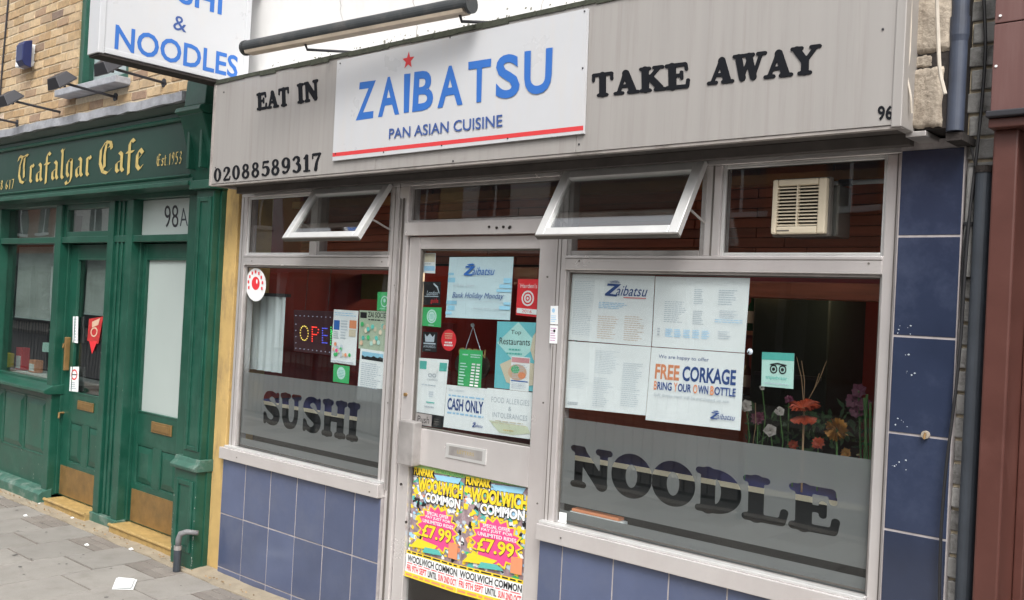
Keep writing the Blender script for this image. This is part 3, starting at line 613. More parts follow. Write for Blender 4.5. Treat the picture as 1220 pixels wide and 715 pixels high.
for t in (.30, .96):
    p = a.lerp(b, t); MB().tube([(p.x, p.y, p.z-.02), (p.x, p.y+.02, p.z-.06), (p.x, 3.30, 3.02)], .007, 8).build('bracket', M_dkm, tl_)
# projecting sign
PX = -5.10
ps = thing('projecting_sign', 'white projecting box sign reading SUSHI & NOODLES in blue', 'sign', (PX, 2.8, 2.95))
PY0, PY1, PZ0, PZ1 = 2.335, 3.25, 2.952, 3.86
MB().box(PX-.115, PX-.004, PY0+.02, PY1, PZ0+.02, PZ1-.02).build('box_body', M_signw, ps)
MB().box(PX-.004, PX+.001, PY0+.03, PY1-.02, PZ0+.035, PZ1-.03).build('face_panel', M_signw, ps)
fr = MB(); fr.box(PX-.12, PX+.006, PY0, PY0+.035, PZ0, PZ1); fr.box(PX-.12, PX+.006, PY1-.03, PY1+.005, PZ0, PZ1); fr.box(PX-.12, PX+.007, PY0+.035, PY1-.03, PZ0+.004, PZ0+.034); fr.box(PX-.12, PX+.007, PY0+.035, PY1-.03, PZ1-.03, PZ1); fr.build('trim_frame', M_signw, ps, .004)
MB().box(PX-.117, PX+.003, PY0+.01, PY1, PZ0-.012, PZ0-.001).build('underside', M_void, ps)
MB().box(PX-.09, PX-.03, PY1+.005, 3.37, PZ0+.62, PZ0+.7).build('wall_bracket', M_dkm, ps)
def side_text(t, y0, z0, y1, z1, m, bold):
    vs, fs = text_geo(t, bold)
    for f2 in islands(len(vs), fs):      # one piece per letter
        ids = sorted({i for f in f2 for i in f}); ix = {i: k for k, i in enumerate(ids)}
        MB().add([(PX+.0025, y0+(y1-y0)*vs[i][0], z0+(z1-z0)*vs[i][1]) for i in ids], [tuple(ix[i] for i in f) for f in f2]).build('letter', m, ps)
def s_side(x, y): return depth_at((x, y), PX)
c2 = lambda x, y: s_side(80+x*.1885, y*.1885)
n0 = c2(297, 310); n1 = c2(1075, 470); n2 = c2(297, 150)
side_text('NOODLES', n0[0], n0[1]+.0, n1[0], n0[1]+(n2[1]-n0[1]), M_blue, .02)
q0 = c2(668, 180); q1 = c2(752, 200); q2 = c2(668, 86); side_text('&', q0[0], q0[1]-.005, q1[0], q2[1]-.005, M_navy, .005)
q1 = c2(975, 97); zb = q1[1]; side_text('SUSHI', n0[0]+.12, zb, q1[0], zb+(n2[1]-n0[1]), M_blue, .02)

# ================================================================== ALUMINIUM SHOPFRONT
Y0, YG = 3.30, 3.33          # face of the framing, centre of the glass
fxl, zt = S(288.5, 229.5); _, zs = S(280, 534)
def frame_bar(root, name, x0, x1, z0, z1, y0=Y0, y1=3.38, m=None): return MB().box(x0, x1, y0, y1, z0, z1).build(name, m or M_alu, root, .003)
ZT = 2.335; ZR1, ZR0 = 1.945, 1.883; ZS1, ZS0 = .775, .705    # head, transom rail, sill
# --- left window
lw = thing('shop_window', 'aluminium shop window with SUSHI cut out of its frosted band', 'window', (-4.45, 3.33, .7))
LX0, LX1 = S(288.5, 229.5)[0], S(471, 311)[0]+.005
gl0, gl1 = S(293.5, 400, YG)[0], S(464, 400, YG)[0]
frame_bar(lw, 'jamb', LX0, LX0+.06, ZS1, ZT-.04); frame_bar(lw, 'jamb', LX1-.055, LX1, ZS1, ZT-.04)
frame_bar(lw, 'head', LX0, LX1, ZT-.04, ZT); frame_bar(lw, 'transom', LX0+.06, LX1-.055, ZR0, ZR1, Y0-.004)
frame_bar(lw, 'sill', LX0-.03, LX1+.003, ZS0, ZS1, 3.255)
MB().box(LX0+.0, LX1, 3.27, 3.305, ZS1, ZS1+.012).build('sill_lip', M_sash, lw, .003)
mx0 = S(369, 280)[0]; mx1 = S(377, 280)[0]
frame_bar(lw, 'mullion', mx0, mx1, ZR1, ZT-.04)
framing('bead', M_sash, lw, LX0+.06, mx0, ZR1, ZT-.04, 3.312, 3.325, .014)
framing('bead', M_alud, lw, mx1, LX1-.055, ZR1, ZT-.04, 3.306, 3.345, .02)
framing('bead', M_alud, lw, LX0+.06, LX1-.055, ZS1, ZR0, 3.312, 3.326, .010)
MB().box(LX0+.065, mx0-.004, YG-.003, YG+.003, ZR1+.005, ZT-.045).build('pane', M_glass, lw)
MB().box(LX0+.065, LX1-.06, YG-.003, YG+.003, ZS1+.004, ZR0-.004).build('pane', M_glass, lw)
# --- centre: door frame and the glass over the door
df = thing('door_frame', 'aluminium door frame and overlight of the noodle shop entrance', 'door frame', (-3.2, 3.33, 0))
DX0, DX1 = LX1+.004, S(673.3, 326)[0]-.05
rx0 = S(673.3, 326)[0]-.055                         # start of the right window's jamb
zdh1, zdh0 = S(570, 263)[1], S(570, 279.5)[1]
dlx = S(486, 300)[0]; drx = S(657, 400)[0]
frame_bar(df, 'post', DX0, dlx-.012, 0.0, ZT-.04); frame_bar(df, 'post', drx+.006, rx0-.003, 0.0, ZT-.04)
frame_bar(df, 'head', DX0, rx0-.003, ZT-.04, ZT)
frame_bar(df, 'door_head', dlx-.012, drx+.006, zdh0, zdh1, Y0-.022)
framing('bead', M_alud, df, dlx-.012, drx+.006, zdh1, ZT-.04, 3.31, 3.33, .014)
MB().box(dlx-.01, drx, YG-.003, YG+.003, zdh1, ZT-.045).build('pane', M_glass, df)
MB().box(DX0+.012, DX0+.02, 3.285, 3.301, .75, ZT-.1).build('trim_strip', M_alud, df)
MB().box(DX0+.035, DX0+.041, 3.29, 3.301, .02, ZT-.1).build('trim_strip', M_gask, df)
MB().box(DX0, rx0, 3.25, 3.5, .0, .06).build('threshold', M_alud, df, .004)
for px in ((587, 271), (596, 272), (604, 271), (611, 272), (612, 271)):
    X, Z = S(px[0], px[1]); MB().tube([(X, 3.28, Z), (X, 3.272, Z)], .006, 8).build('screw_hole', M_void, df)
dr = thing('shop_door', 'aluminium glazed shop door covered with notices and two fair posters', 'door', (-3.2, 3.34, .06))
YD = 3.315; ZD1 = zdh0-.006; ZD0 = .065
gx0 = S(503.7, 299.7, 3.34)[0]; gx1 = S(647.5, 296, 3.34)[0]; gz1 = S(570, 297, 3.34)[1]; gz0 = S(494.5, 508, 3.34)[1]; mz0 = S(493, 551, 3.34)[1]
gx0 = (gx0+S(494.5, 508, 3.34)[0])/2
frame_bar(dr, 'stile', dlx-.006, gx0, ZD0, ZD1, YD, 3.36); frame_bar(dr, 'stile', gx1, drx, ZD0, ZD1, YD, 3.36)
frame_bar(dr, 'top_rail', gx0, gx1, gz1, ZD1, YD+.001, 3.36); frame_bar(dr, 'middle_rail', gx0, gx1, mz0, gz0, YD+.001, 3.36); frame_bar(dr, 'bottom_rail', gx0, gx1, ZD0, .2, YD+.001, 3.36)
MB().box(gx0-.005, gx1+.005, 3.342, 3.348, gz0-.003, gz1+.003).build('pane', M_glass, dr); MB().box(gx0-.005, gx1+.005, 3.342, 3.348, .19, mz0+.003).build('pane', M_glass, dr)
framing('bead', M_gask, dr, gx0, gx1, gz0, gz1, YD+.008, 3.34, .008)
xa, za = S(478.5, 500, 3.28); xb, zb = S(493.5, 556, 3.28)
MB().box(xa, xb, 3.262, 3.32, zb, za).build('pull_handle', M_alud, dr, .006)
lp = Sheet('x', '', '', [(531.8, 528), (579, 536), (530.5, 544.5), (578, 554)], YD-.004, M_sash, thick=.006, root=dr, part='letter_plate')
lp.rect(.08, .2, .92, .85, M_alud, 'letter_flap'); lp.text('LETTERS', .3, .42, .72, .66, M_gold)
X, Z = S(484, 470, YD); MB().tube([(X, YD+.002, Z), (X, YD-.012, Z)], .009, 12).build('lock', M_brass, dr)
X, Z = S(499, 560, YD); 
for px in ((478, 577), (484, 622)): X, Z = S(px[0], px[1], 3.3); MB().tube([(X, 3.302, Z), (X, 3.296, Z)], .007, 8).build('screw_hole', M_void, dr)
# --- right window
rw = thing('shop_window', 'wide aluminium shop window with NOODLE cut out of its frosted band', 'window', (-1.9, 3.33, .7))
RX0, RX1 = rx0, S(1070, 300)[0]; RG1 = S(1050.5, 330)[0]
frame_bar(rw, 'jamb', RX0, RX0+.055, ZS1, ZT-.04); frame_bar(rw, 'jamb', RG1, RX1, .02, ZT-.04)
frame_bar(rw, 'head', RX0, RX1, ZT-.04, ZT); frame_bar(rw, 'transom', RX0+.055, RG1, ZR0, ZR1, Y0-.004)
frame_bar(rw, 'sill', RX0-.0, RG1, ZS0, ZS1, 3.255)
MB().box(RX0, RG1, 3.27, 3.305, ZS1, ZS1+.012).build('sill_lip', M_sash, rw, .003)
m0, m1 = S(840, 250)[0], S(858, 250)[0]
frame_bar(rw, 'mullion', m0, m1, ZR1, ZT-.04)
MB().box((m0+m1)/2-.003, (m0+m1)/2+.003, 3.297, 3.301, ZR1, ZT-.04).build('mullion_groove', M_gask, rw)
framing('bead', M_alud, rw, RX0+.055, m0, ZR1, ZT-.04, 3.306, 3.345, .022)
framing('bead', M_sash, rw, m1, RG1, ZR1, ZT-.04, 3.312, 3.325, .014)
framing('bead', M_alud, rw, RX0+.055, RG1, ZS1, ZR0, 3.312, 3.326, .010)
MB().box(m1+.004, RG1-.002, YG-.003, YG+.003, ZR1+.004, ZT-.045).build('pane', M_glass, rw)
MB().box(RX0+.06, RG1-.003, YG-.003, YG+.003, ZS1+.004, ZR0-.004).build('pane', M_glass, rw)
# black glazing seals round every fixed pane
for root, x0, x1, z0, z1 in ((lw, LX0+.06, LX1-.055, ZS1+.012, ZR0), (lw, LX0+.06, mx0, ZR1, ZT-.04), (lw, mx1, LX1-.055, ZR1, ZT-.04), (rw, RX0+.055, RG1, ZS1+.012, ZR0), (rw, RX0+.055, m0, ZR1, ZT-.04), (rw, m1, RG1, ZR1, ZT-.04), (df, dlx-.012, drx+.006, zdh1, ZT-.04)):
    framing('glazing_seal', M_gask, root, x0+.010, x1-.010, z0+.006, z1-.010, 3.3245, 3.3268, .0055, 0)
for root, x, z0, z1 in ((lw, LX0+.03, ZS1, ZT-.04), (lw, LX1-.028, ZS1, ZT-.04), (rw, RX0+.028, ZS1, ZT-.04), (rw, (RG1+RX1)/2+.012, .03, ZT-.04), (df, drx+.012, .06, ZT-.05)):
    MB().box(x-.0016, x+.0016, 3.2985, 3.3012, z0, z1).build('profile_groove', M_gask, root)
for root, x0, x1, z in ((lw, LX0+.06, LX1-.055, (ZR0+ZR1)/2+.018), (rw, RX0+.055, RG1, (ZR0+ZR1)/2+.018)):
    MB().box(x0, x1, 3.2948, 3.2968, z-.0014, z+.0014).build('profile_groove', M_gask, root)
for root, pts in ((lw, ((282, 545), (440, 586), (300, 311), (455, 312))), (rw, ((668, 641), (1020, 720), (690, 311), (1035, 314))), (df, ((652, 330), (647, 480), (640, 600), (470, 340), (462, 480)))):
    for (x, y) in pts:
        yy = 3.254 if y > 540 and root is not df else 3.2955; X, Z = S(x, y, yy); MB().tube([(X, yy+.003, Z), (X, yy-.0015, Z)], .004, 10).build('screw', M_gask, root)
# --- open top-hung sashes
def sash(root, xl, xr, zh, yb, zb, w=.045):
    sh = Vector((0, 3.296, zh)); bt = Vector((0, yb, zb)); ax = (bt-sh); Ln = ax.length; ax.normalize(); nr = Vector((0, -ax.z, ax.y)); 
    if nr.y > 0: nr = -nr
    def bx(x0, x1, t0, t1, d0, d1):
        P = []
        for d in (d0, d1):
            for x, t in ((x0, t0), (x1, t0), (x1, t1), (x0, t1)):
                q = sh+ax*t+nr*d; P.append((x, q.y, q.z))
        return P
    mb = MB()
    for x0, x1, t0, t1 in ((xl, xl+w, 0, Ln), (xr-w, xr, 0, Ln), (xl+w, xr-w, 0, w*1.1), (xl+w, xr-w, Ln-w*.8, Ln)): mb.hexa(bx(x0, x1, t0, t1, .0, .03))
    o = mb.build('open_sash', M_sash, root, .003)
    MB().hexa(bx(xl+w-.004, xr-w+.004, w*1.0, Ln-w*.7, .012, .017)).build('pane', M_glasst, o)
    MB().hexa(bx(xl, xr, Ln-.002, Ln+.006, .002, .028)).build('drip_strip', M_gask, o)
    for x in (xl+.01, xr-.01): MB().tube([tuple(sh+ax*(Ln*.62)+Vector((x, .0, 0))), (x, 3.33, ZR1+.12)], .005, 6).build('stay_arm', M_alud, o)
sash(lw, mx1-.005, LX1-.045, 2.300, 3.10, 2.006); sash(rw, RX0+.045, m0+.008, 2.303, 3.12, 2.003)

# frosted bands with the words left clear
def frosted(root, x0, x1, z0, z1, ztop_l, ztop_r, word, corners):
    fn = grid_quad(corners); items, w = layout(word, .04); loops = []
    for ch, o in items:
        for lp in glyph_loops(ch, fat=.026):
            loops.append([tuple(fn((o+q[0])/w, q[1])) for q in lp])
    n = 24
    outer = [(x0, z0), (x1, z0), (x1, ztop_r), (x0, ztop_l)]
    vs, fs = fill_loops([outer]+loops); MB().add([(v[0], YG+.0045, v[1]) for v in vs], fs).build('frosted_film', M_film, root)
fl = [S(*p, YG) for p in ((311.5, 465.5), (429, 482.5), (311.5, 503.5), (426, 526))]
frosted(lw, LX0+.066, LX1-.06, .868, 0, 1.236, 1.25, 'SUSHI', fl)
fr_ = [S(*p, YG) for p in ((681, 531), (999, 586), (679, 578), (998, 639))]
frosted(rw, RX0+.06, RG1-.004, .868, 0, 1.238, 1.245, 'NOODLE', fr_)
MB().box(LX0+.066, LX1-.06, YG+.004, YG+.0045, ZS1+.006, .838).build('frosted_film', M_film, lw)
MB().box(RX0+.06, RG1-.004, YG+.004, YG+.0045, ZS1+.006, .838).build('frosted_film', M_film, rw)

# ================================================================== TILED WALLS
M_tiled = mat('darker_blue_tile', (.026, .036, .070), .16, 0, .2, 3, rand=.1, spec=.7, bump=.03, bscale=9, dirt=(.06, .075, .12), dirt_amt=.6, dirt_scale=3)  # darker copy of the blue tile colour, used on the pillar
def tiled(name, label, x0, x1, xs, zrows, y, zc0, y1=3.45, tm=None):
    t = thing(name, label, 'wall', ((x0+x1)/2, y, 0)); MB().box(x0, x1, y+.0003, y1, 0, zc0).build('grout_bed', M_grout, t)
    g = .0036
    for a, b in zip(xs[:-1], xs[1:]):
        for c, d in zip(zrows[:-1], zrows[1:]):
            if b-a < .02 or d-c < .02: continue
            MB().box(a+g, b-g, y-.002, y+.006, c+g, d-g).build('tile', tm or M_tile, t, .0015, at=((a+b)/2, y, (c+d)/2)).rotation_euler = (random.uniform(-.005, .005), 0, random.uniform(-.006, .006))
    return t
jl = [S(x, y)[0] for x, y in ((296, 552), (326, 561), (357, 572), (391, 576), (426, 587))]
tl0 = S(268, 560)[0]
tiled('tiled_wall', 'blue tiled wall under the SUSHI window', tl0, LX1, [tl0]+jl+[LX1+.0], [0.0, .045, .370, ZS0-.003], 3.285, ZS0)
jr = [S(x, y)[0] for x, y in ((673, 653), (733.4, 669), (799.5, 684), (869, 702))]; st = (jr[-1]-jr[0])/3
jr2 = [RX0]+jr+[jr[-1]+st*k for k in range(1, 4) if jr[-1]+st*k < RG1-.02]+[RG1]
tiled('tiled_wall', 'blue tiled wall under the NOODLE window', RX0, RG1, jr2, [0.0, .045, .370, ZS0-.003], 3.285, ZS0)
pz = [0, .045, .372, .70, 1.030, 1.354, 1.677, 2.010, 2.30]
pil = tiled('tiled_pillar', 'narrow pillar of large blue tiles right of the NOODLE window', RX1+.004, S(1137.5, 440, 3.27)[0], [RX1+.004, S(1137.5, 440, 3.27)[0]], pz, 3.275, 2.33, 3.6, M_tiled)
hk = thing('wall_hook', 'small cream hook plate on the blue tiled pillar', 'hook', (S(1103, 518, 3.27)[0], 3.27, S(1103, 518, 3.27)[1]))
X, Z = hk.location.x, hk.location.z
MB().tube([(X, 3.274, Z), (X, 3.262, Z)], .013, 14).build('plate', M_plaster, hk); MB().tube([(X, 3.262, Z+.004), (X+.004, 3.247, Z), (X+.003, 3.245, Z-.012)], .004, 8).build('hook', M_brass, hk)
for (x, y, w, h, s_) in ((1066, 385, 26, 14, 1), (1064, 497, 17, 12, 2), (1062, 545, 24, 16, 3), (1075, 420, 16, 30, 4)):
    # torn paper and scuffs
    mb = MB(); random.seed(s_)
    for k in range(6):
        X, Z = S(x+random.random()*w, y+random.random()*h, 3.271); r = random.uniform(.001, .0035); n = 6
        mb.add([(X+r*random.uniform(.5, 1.4)*cos(2*pi*i/n), 3.2715, Z+r*random.uniform(.4, 1.2)*sin(2*pi*i/n)) for i in range(n)], [tuple(range(n))])
    mb.build('scuff', M_grey, pil)
random.seed(11)

# yellow strip left of the shop
ys = thing('painted_wall_strip', 'narrow yellow painted strip of wall beside the green pilaster', 'wall', (-5.26, 3.3, 0))
MB().box(-5.345, tl0-.004, 3.297, 3.55, 0, 2.9).build('render_coat', M_yell, ys, .004)

# ================================================================== RIGHT END: plaster console, pipes, white brick, red shop
wb = thing('whitewashed_wall', 'strip of whitewashed brick wall behind the pipes and cables', 'wall', (-.9, 3.3, 0))
pr = S(1137.5, 440, 3.27)[0]
MB().box(-1.0, -.85, 3.31, 3.7, 0, 6).build('mortar_bed', M_mortar, wb)
z = 0.01; r = 0
while z < 3.6:
    x = pr-.1+(.1 if r % 2 else 0)
    while x < -.87:
        x1 = min(x+.215, -.855)
        if x1-x > .03: MB().box(x, x1, 3.298+random.uniform(-.004, .004), 3.32, z, z+.064).build('brick', M_wbrick, wb, .004, at=(x, 3.31, z))
        x += .225
    z += .075; r += 1
cp = thing('plaster_console', 'cracked cream plaster block between the fascia and the downpipe', 'corbel', (-1.06, 3.1, 2.35))
def lump(name, x0, x1, z0, z1, y, seed, m, n=(5, 12), amp=.008):
    random.seed(seed); nx, nz = n; vs = []; fs = []
    for j in range(nz+1):
        for i in range(nx+1):
            u = i/nx; v = j/nz; e = (i in (0, nx)) or (j in (0, nz))
            vs.append((x0+(x1-x0)*u+(random.uniform(-amp, amp) if e else 0), y+(.008 if e else random.uniform(-amp, amp)*.35), z0+(z1-z0)*v+(random.uniform(-amp, amp) if e else 0)))
    k = len(vs); vs += [(a[0], 3.4, a[2]) for a in vs[:]]
    for j in range(nz):
        for i in range(nx): a = j*(nx+1)+i; fs.append((a, a+1, a+nx+2, a+nx+1))
    ed = [i for i in range(nx+1)]+[(j+1)*(nx+1)+nx for j in range(nz)]+[nz*(nx+1)+nx-1-i for i in range(nx)]+[(nz-1-j)*(nx+1) for j in range(nz-1)]
    for a, b in zip(ed, ed[1:]+ed[:1]): fs.append((b, a, a+k, b+k))
    return MB().add(vs, fs).build(name, m, cp, smooth=True)
ca = S(1079, 60, 3.12)[0]; cb = S(1116, 60, 3.12)[0]
lump('upper_block', ca-.01, cb+.03, 2.585, 3.5, 3.15, 3, M_plaster, (12, 60), .0025); lump('lower_block', ca+.0, cb+.012, 2.345, 2.535, 3.145, 4, M_plaster, (12, 16), .003); lump('broken_piece', ca-.01, cb-.025, 2.54, 2.582, 3.155, 5, M_plaster, (8, 7), .004)
MB().box(FX1+.004, -.99, 3.16, 3.41, 2.34, 3.6).build('core', M_void, cp)
MB().box(FX1-.02, S(1107, 160, 3.18)[0], 3.15, 3.30, 2.318, 2.336).build('ledge', M_alud, cp, .003)
random.seed(12)
dp = thing('downpipe', 'wide blue-grey cast iron downpipe ending above the blue pillar', 'pipe', (-1.0, 3.2, 2.35))
X = (S(1126, 75, 3.15)[0]+S(1152, 75, 3.15)[0])/2; rp = (S(1152, 75, 3.15)[0]-S(1126, 75, 3.15)[0])/2*.80
zb = S(1138, 155, 3.15)[1]; MB().tube([(X, 3.17, zb), (X, 3.17, 6)], rp, 24).build('pipe_length', M_pipe, dp, smooth=False)
MB().tube([(X, 3.17, zb+.28), (X, 3.17, zb+.30), (X, 3.17, zb+.36)], [rp, rp*1.13, rp*1.13], 24).build('collar', M_pipe, dp)
MB().box(X-rp*.9, X+rp, 3.16, 3.3, zb-.03, zb-.005).build('shoe', M_void, dp)
dp2 = thing('downpipe', 'slim dark grey pipe running down beside the red brown post', 'pipe', (-.93, 3.3, 0))
X2 = (S(1155, 400, 3.265)[0]+S(1178, 262, 3.265)[0])/2; MB().tube([(X2-.004, 3.265, 0), (X2+.002, 3.265, S(1177, 205, 3.265)[1]), ], .026, 18).build('pipe_length', M_pipe2, dp2, smooth=False)
MB().tube([(X2+.002, 3.265, S(1177, 206, 3.265)[1]), (X2+.002, 3.265, S(1177, 198, 3.265)[1])], .030, 18).build('open_end', M_void, dp2)
cv = thing('conduit', 'white plastic conduit on the whitewashed brick beside the blue pillar', 'conduit', (-.97, 3.36, 1.7))
a = S(1158, 200, 3.28); b = S(1150, 330, 3.28)
MB().tube([(a[0], 3.284, a[1]), (a[0]-.002, 3.284, b[1])], .014, 12).build('tube', M_wbrick, cv); MB().tube([(a[0], 3.284, (a[1]+b[1])/2), (a[0], 3.284, (a[1]+b[1])/2-.012)], .019, 12).build('clip', M_dkm, cv)
def cable(name, label, pts, r, m, group=None):
    P = []
    for (x, y, Y) in pts: q = S(x, y, Y); P.append((q[0], Y, q[1]))
    P = [tuple(v) for v in sm(P, 4)]; o = MB().tube(P, r, 7).build(name, m, None, at=P[0]); return tag(o, label, 'cable')
cable('cable', 'black cable drooping down the edge of the blue pillar', [(1172, -10, 3.27), (1174, 60, 3.27), (1169, 130, 3.27), (1163, 190, 3.26), (1156, 250, 3.26), (1150, 320, 3.26), (1145, 400, 3.26), (1137, 480, 3.255), (1127, 560, 3.25), (1121, 640, 3.25), (1119, 730, 3.25)], .005, M_cable)
cable('cable', 'thin black cable tangled behind the grey pipe top', [(1150, 160, 3.27), (1157, 175, 3.27), (1160, 190, 3.27), (1164, 205, 3.27), (1160, 230, 3.27), (1148, 300, 3.27), (1144, 420, 3.27)], .003, M_cable)
cable('cable', 'thin cream cable over the left edge of the cracked plaster', [(1086, -10, 3.09), (1084, 60, 3.09), (1081, 90, 3.09), (1085, 115, 3.09), (1086, 135, 3.1)], .0035, M_cablew)
cable('cable', 'white cable running down beside the wide blue-grey downpipe', [(1116, -10, 3.1), (1118, 50, 3.1), (1120, 85, 3.1), (1126, 112, 3.1)], .006, M_cablew)
# red-brown shop at the right edge
rb = thing('red_shopfront', 'red brown painted timber shopfront cut off at the right edge', 'shopfront', (-.6, 3.2, 0))
rx = S(1181, 216, 3.2)[0]; rxx = S(1211, 216, 3.2)[0]; zl = S(1181, 140, 3.15)[1]
MB().box(rx, rxx, 3.2, 3.42, 0, zl-.03).build('post', M_rbrown, rb, .006)
MB().box(rx-.01, 1.6, 3.14, 3.5, zl, zl+.02).build('ledge', M_dkm, rb, .004); MB().box(rx-.006, 1.6, 3.16, 3.5, zl-.03, zl-.001).build('ledge_moulding', M_rbrown, rb, .004)
zt2 = S(1181, 30, 3.17)[1]; MB().box(rx-.004, 1.6, 3.17, 3.5, zl+.021, zt2).build('sign_sheet', M_rbrown2, rb, .002)
MB().box(rx-.004, 1.6, 3.172, 3.5, zt2+.004, zt2+.6).build('sign_sheet', M_rbrown2, rb, .002)
for px in ((1187, 79), (1192, 19)): X, Z = S(px[0], px[1], 3.17); MB().tube([(X, 3.172, Z), (X, 3.166, Z)], .004, 8).build('screw', M_white, rb)
MB().box(rxx+.001, rxx+.03, 3.36, 3.45, 0, zl-.031).build('inner_post', M_rbrown, rb, .004)
MB().box(rxx+.03, 1.55, 3.44, 3.5, .6, zl-.05).build('pane', M_glass, rb); MB().box(rxx+.03, 1.55, 3.40, 3.6, 0, .6).build('stall_riser', M_rbrown, rb, .004)
MB().box(1.55, 1.65, 3.2, 3.5, 0, zl-.031).build('post', M_rbrown, rb, .006); MB().box(rx, 1.65, 4.6, 4.7, 0, 3).build('back_wall', M_indark, rb)
MB().box(rx, 1.65, 3.42, 3.8, zt2+.61, 6).build('upper_wall', M_wbrick, rb)

# ================================================================== GREEN CAFE SHOPFRONT (left)
cf = thing('cafe_shopfront', 'green painted cafe shopfront with pilaster and sash windows', 'shopfront', (-7.5, 3.3, 0))
CX1 = -5.335
def gbar(name, x0, x1, y0, y1, z0, z1, m=None, bevel=.004, root=None): return MB().box(x0, x1, y0, y1, z0, z1).build(name, m or M_green, root or cf, bevel)
XL = -10.9
# transom rail, posts
gbar('transom', XL, -5.60, 3.31, 3.40, 2.035, 2.083)
gbar('head', XL, -5.60, 3.32, 3.42, 2.335, 2.40)
for a, b in ((-8.95, -8.86), (-7.765, -7.665), (-6.885, -6.80), (-6.60, -6.52), (-5.775, -5.60), (-10.9, -10.75)):
    gbar('post', a, b, 3.30, 3.42, 0.06, 2.335)
# moulded double post between the two doors
gbar('post', -6.80, -6.60, 3.325, 3.45, 0.06, 2.335)
for a in (-6.765, -6.70, -6.64): gbar('post_moulding', a, a+.022, 3.312, 3.326, .08, 2.33, bevel=.006)
gbar('post_block', -6.90, -6.51, 3.285, 3.46, .0, .075, M_greenl)
# big window with sill, stall riser and raised panels
gbar('window_frame', -8.86, -7.765, 3.345, 3.40, .915, .945)
for (a, b) in ((-8.86, -7.765), (-10.75, -8.95)):
    MB().box(a, b, 3.372, 3.378, .93, 2.035).build('pane', M_glassd, cf); MB().box(a, b, 3.372, 3.378, 2.083, 2.335).build('pane', M_glassd, cf)
MB().prism_x([(3.23, .862), (3.23, .885), (3.30, .918), (3.40, .93), (3.40, .85), (3.26, .85)], XL, -7.64).build('sill', M_green, cf, .004)
gbar('stall_riser', XL, -7.669, 3.335, 3.42, .08, .85)
def raised_panel(root, x0, x1, z0, z1, yf, rec=.014, m=None):
    """bolection frame with a fielded centre"""
    framing('panel_moulding', m or M_green, root, x0, x1, z0, z1, yf-.006, yf+.012, .016, .004)
    i = .02; j = .062; a, b, c, d = x0+i, x1-i, z0+i, z1-i
    if b-a < 2*(j-i)+.02: j = i+(b-a)*.28
    e, f, g_, h = x0+j, x1-j, z0+j, z1-j
    MB().add([(a, yf, c), (b, yf, c), (b, yf, d), (a, yf, d), (e, yf-rec, g_), (f, yf-rec, g_), (f, yf-rec, h), (e, yf-rec, h)],
             [(4, 5, 6, 7), (0, 1, 5, 4), (1, 2, 6, 5), (2, 3, 7, 6), (3, 0, 4, 7)]).build('raised_panel', m or M_green, root, .002)
pA = S(2, 474.6); pB = S(21, 534); pC = S(27, 480); pD = S(48, 549.6)
w_ = pD[0]-pC[0]+.03; pitch = pC[0]-pA[0]; zt_, zb_ = .80, .34
for k in range(-6, 2):
    x0 = pA[0]+pitch*k-.02
    if x0 > XL+.03 and x0+w_ < -7.7: raised_panel(cf, x0, x0+w_, zb_, zt_, 3.334)
MB().prism_x([(3.24, .0), (3.24, .075), (3.27, .095), (3.34, .11), (3.34, 0)], XL, -7.66).build('plinth', M_greenl, cf, .004)
# small casement over door one
framing('casement', M_green, cf, -7.665, -6.885, 2.083, 2.335, 3.325, 3.38, (.045, .035, .04, .04), .004)
MB().box(-7.62, -6.92, 3.35, 3.356, 2.12, 2.30).build('pane', M_glassd, cf)
fp = MB().box(-6.515, -5.78, 3.372, 3.378, 2.087, 2.332).build('pane', M_frost, cf)
for a, b in ((-7.665, -7.645), (-6.905, -6.885), (-6.52, -6.50), (-5.80, -5.775)): gbar('door_stop', a, b, 3.36, 3.44, .07, 2.035)
n98 = Sheet('house_number', 'thin grey numerals 98A on the frosted glass over the right green door', 'number', [(195.5, 245), (224, 243.5), (195.5, 271.5), (224.5, 270.5)], 3.371, None)
n98.text('98', .02, .0, .60, 1, M_dkm, bold=-.004, name='numeral'); n98.text('A', .66, .05, .98, .85, M_pipe2, bold=-.01, name='numeral')
# pilaster
gbar('pilaster_shaft', -5.535, CX1-.0, 3.215, 3.56, .64, 2.345)
framing('pilaster_panel', M_green, cf, -5.515, CX1-.02, .72, 2.30, 3.205, 3.217, .03, .005)
gbar('pilaster_base', -5.585, CX1+.004, 3.195, 3.56, 0, .60)
framing('pilaster_panel', M_green, cf, -5.56, CX1-.02, .10, .54, 3.185, 3.197, .035, .005)
MB().prism_x([(3.17, .605), (3.165, .625), (3.18, .638), (3.195, .65), (3.205, .675), (3.5, .675), (3.5, .60), (3.185, .60)], -5.605, CX1+.02).build('base_capping', M_greenl, cf, .004)
gbar('pilaster_side', CX1-.002, CX1+.012, 3.26, 3.298, .0, 2.36)
gbar('pilaster_capital', -5.56, CX1+.02, 3.17, 3.5, 2.345, 2.40)
chp = MB(); random.seed(23)
def chip(x, y, z, r_): chp.add([(x+r_*random.uniform(.4, 1.3)*cos(2*pi*i/6), y, z+r_*random.uniform(.4, 1.5)*sin(2*pi*i/6)) for i in range(6)], [tuple(range(6))])
for k in range(40): chip(random.choice((-5.585, CX1+.0))+random.uniform(-.0, .01)*(1 if random.random() < .5 else 1), 3.1935, random.betavariate(1, 2.2)*.58+.01, random.uniform(.002, .006))
for k in range(26): chip(random.uniform(-9, -7.7), 3.333, random.betavariate(1, 3)*.7+.12, random.uniform(.002, .006))
for k in range(24): chip(random.choice((-7.76, -7.67, -6.88, -6.525, -6.605))+random.uniform(-.004, .004), 3.2985, random.uniform(.1, 1.4), random.uniform(.002, .005))
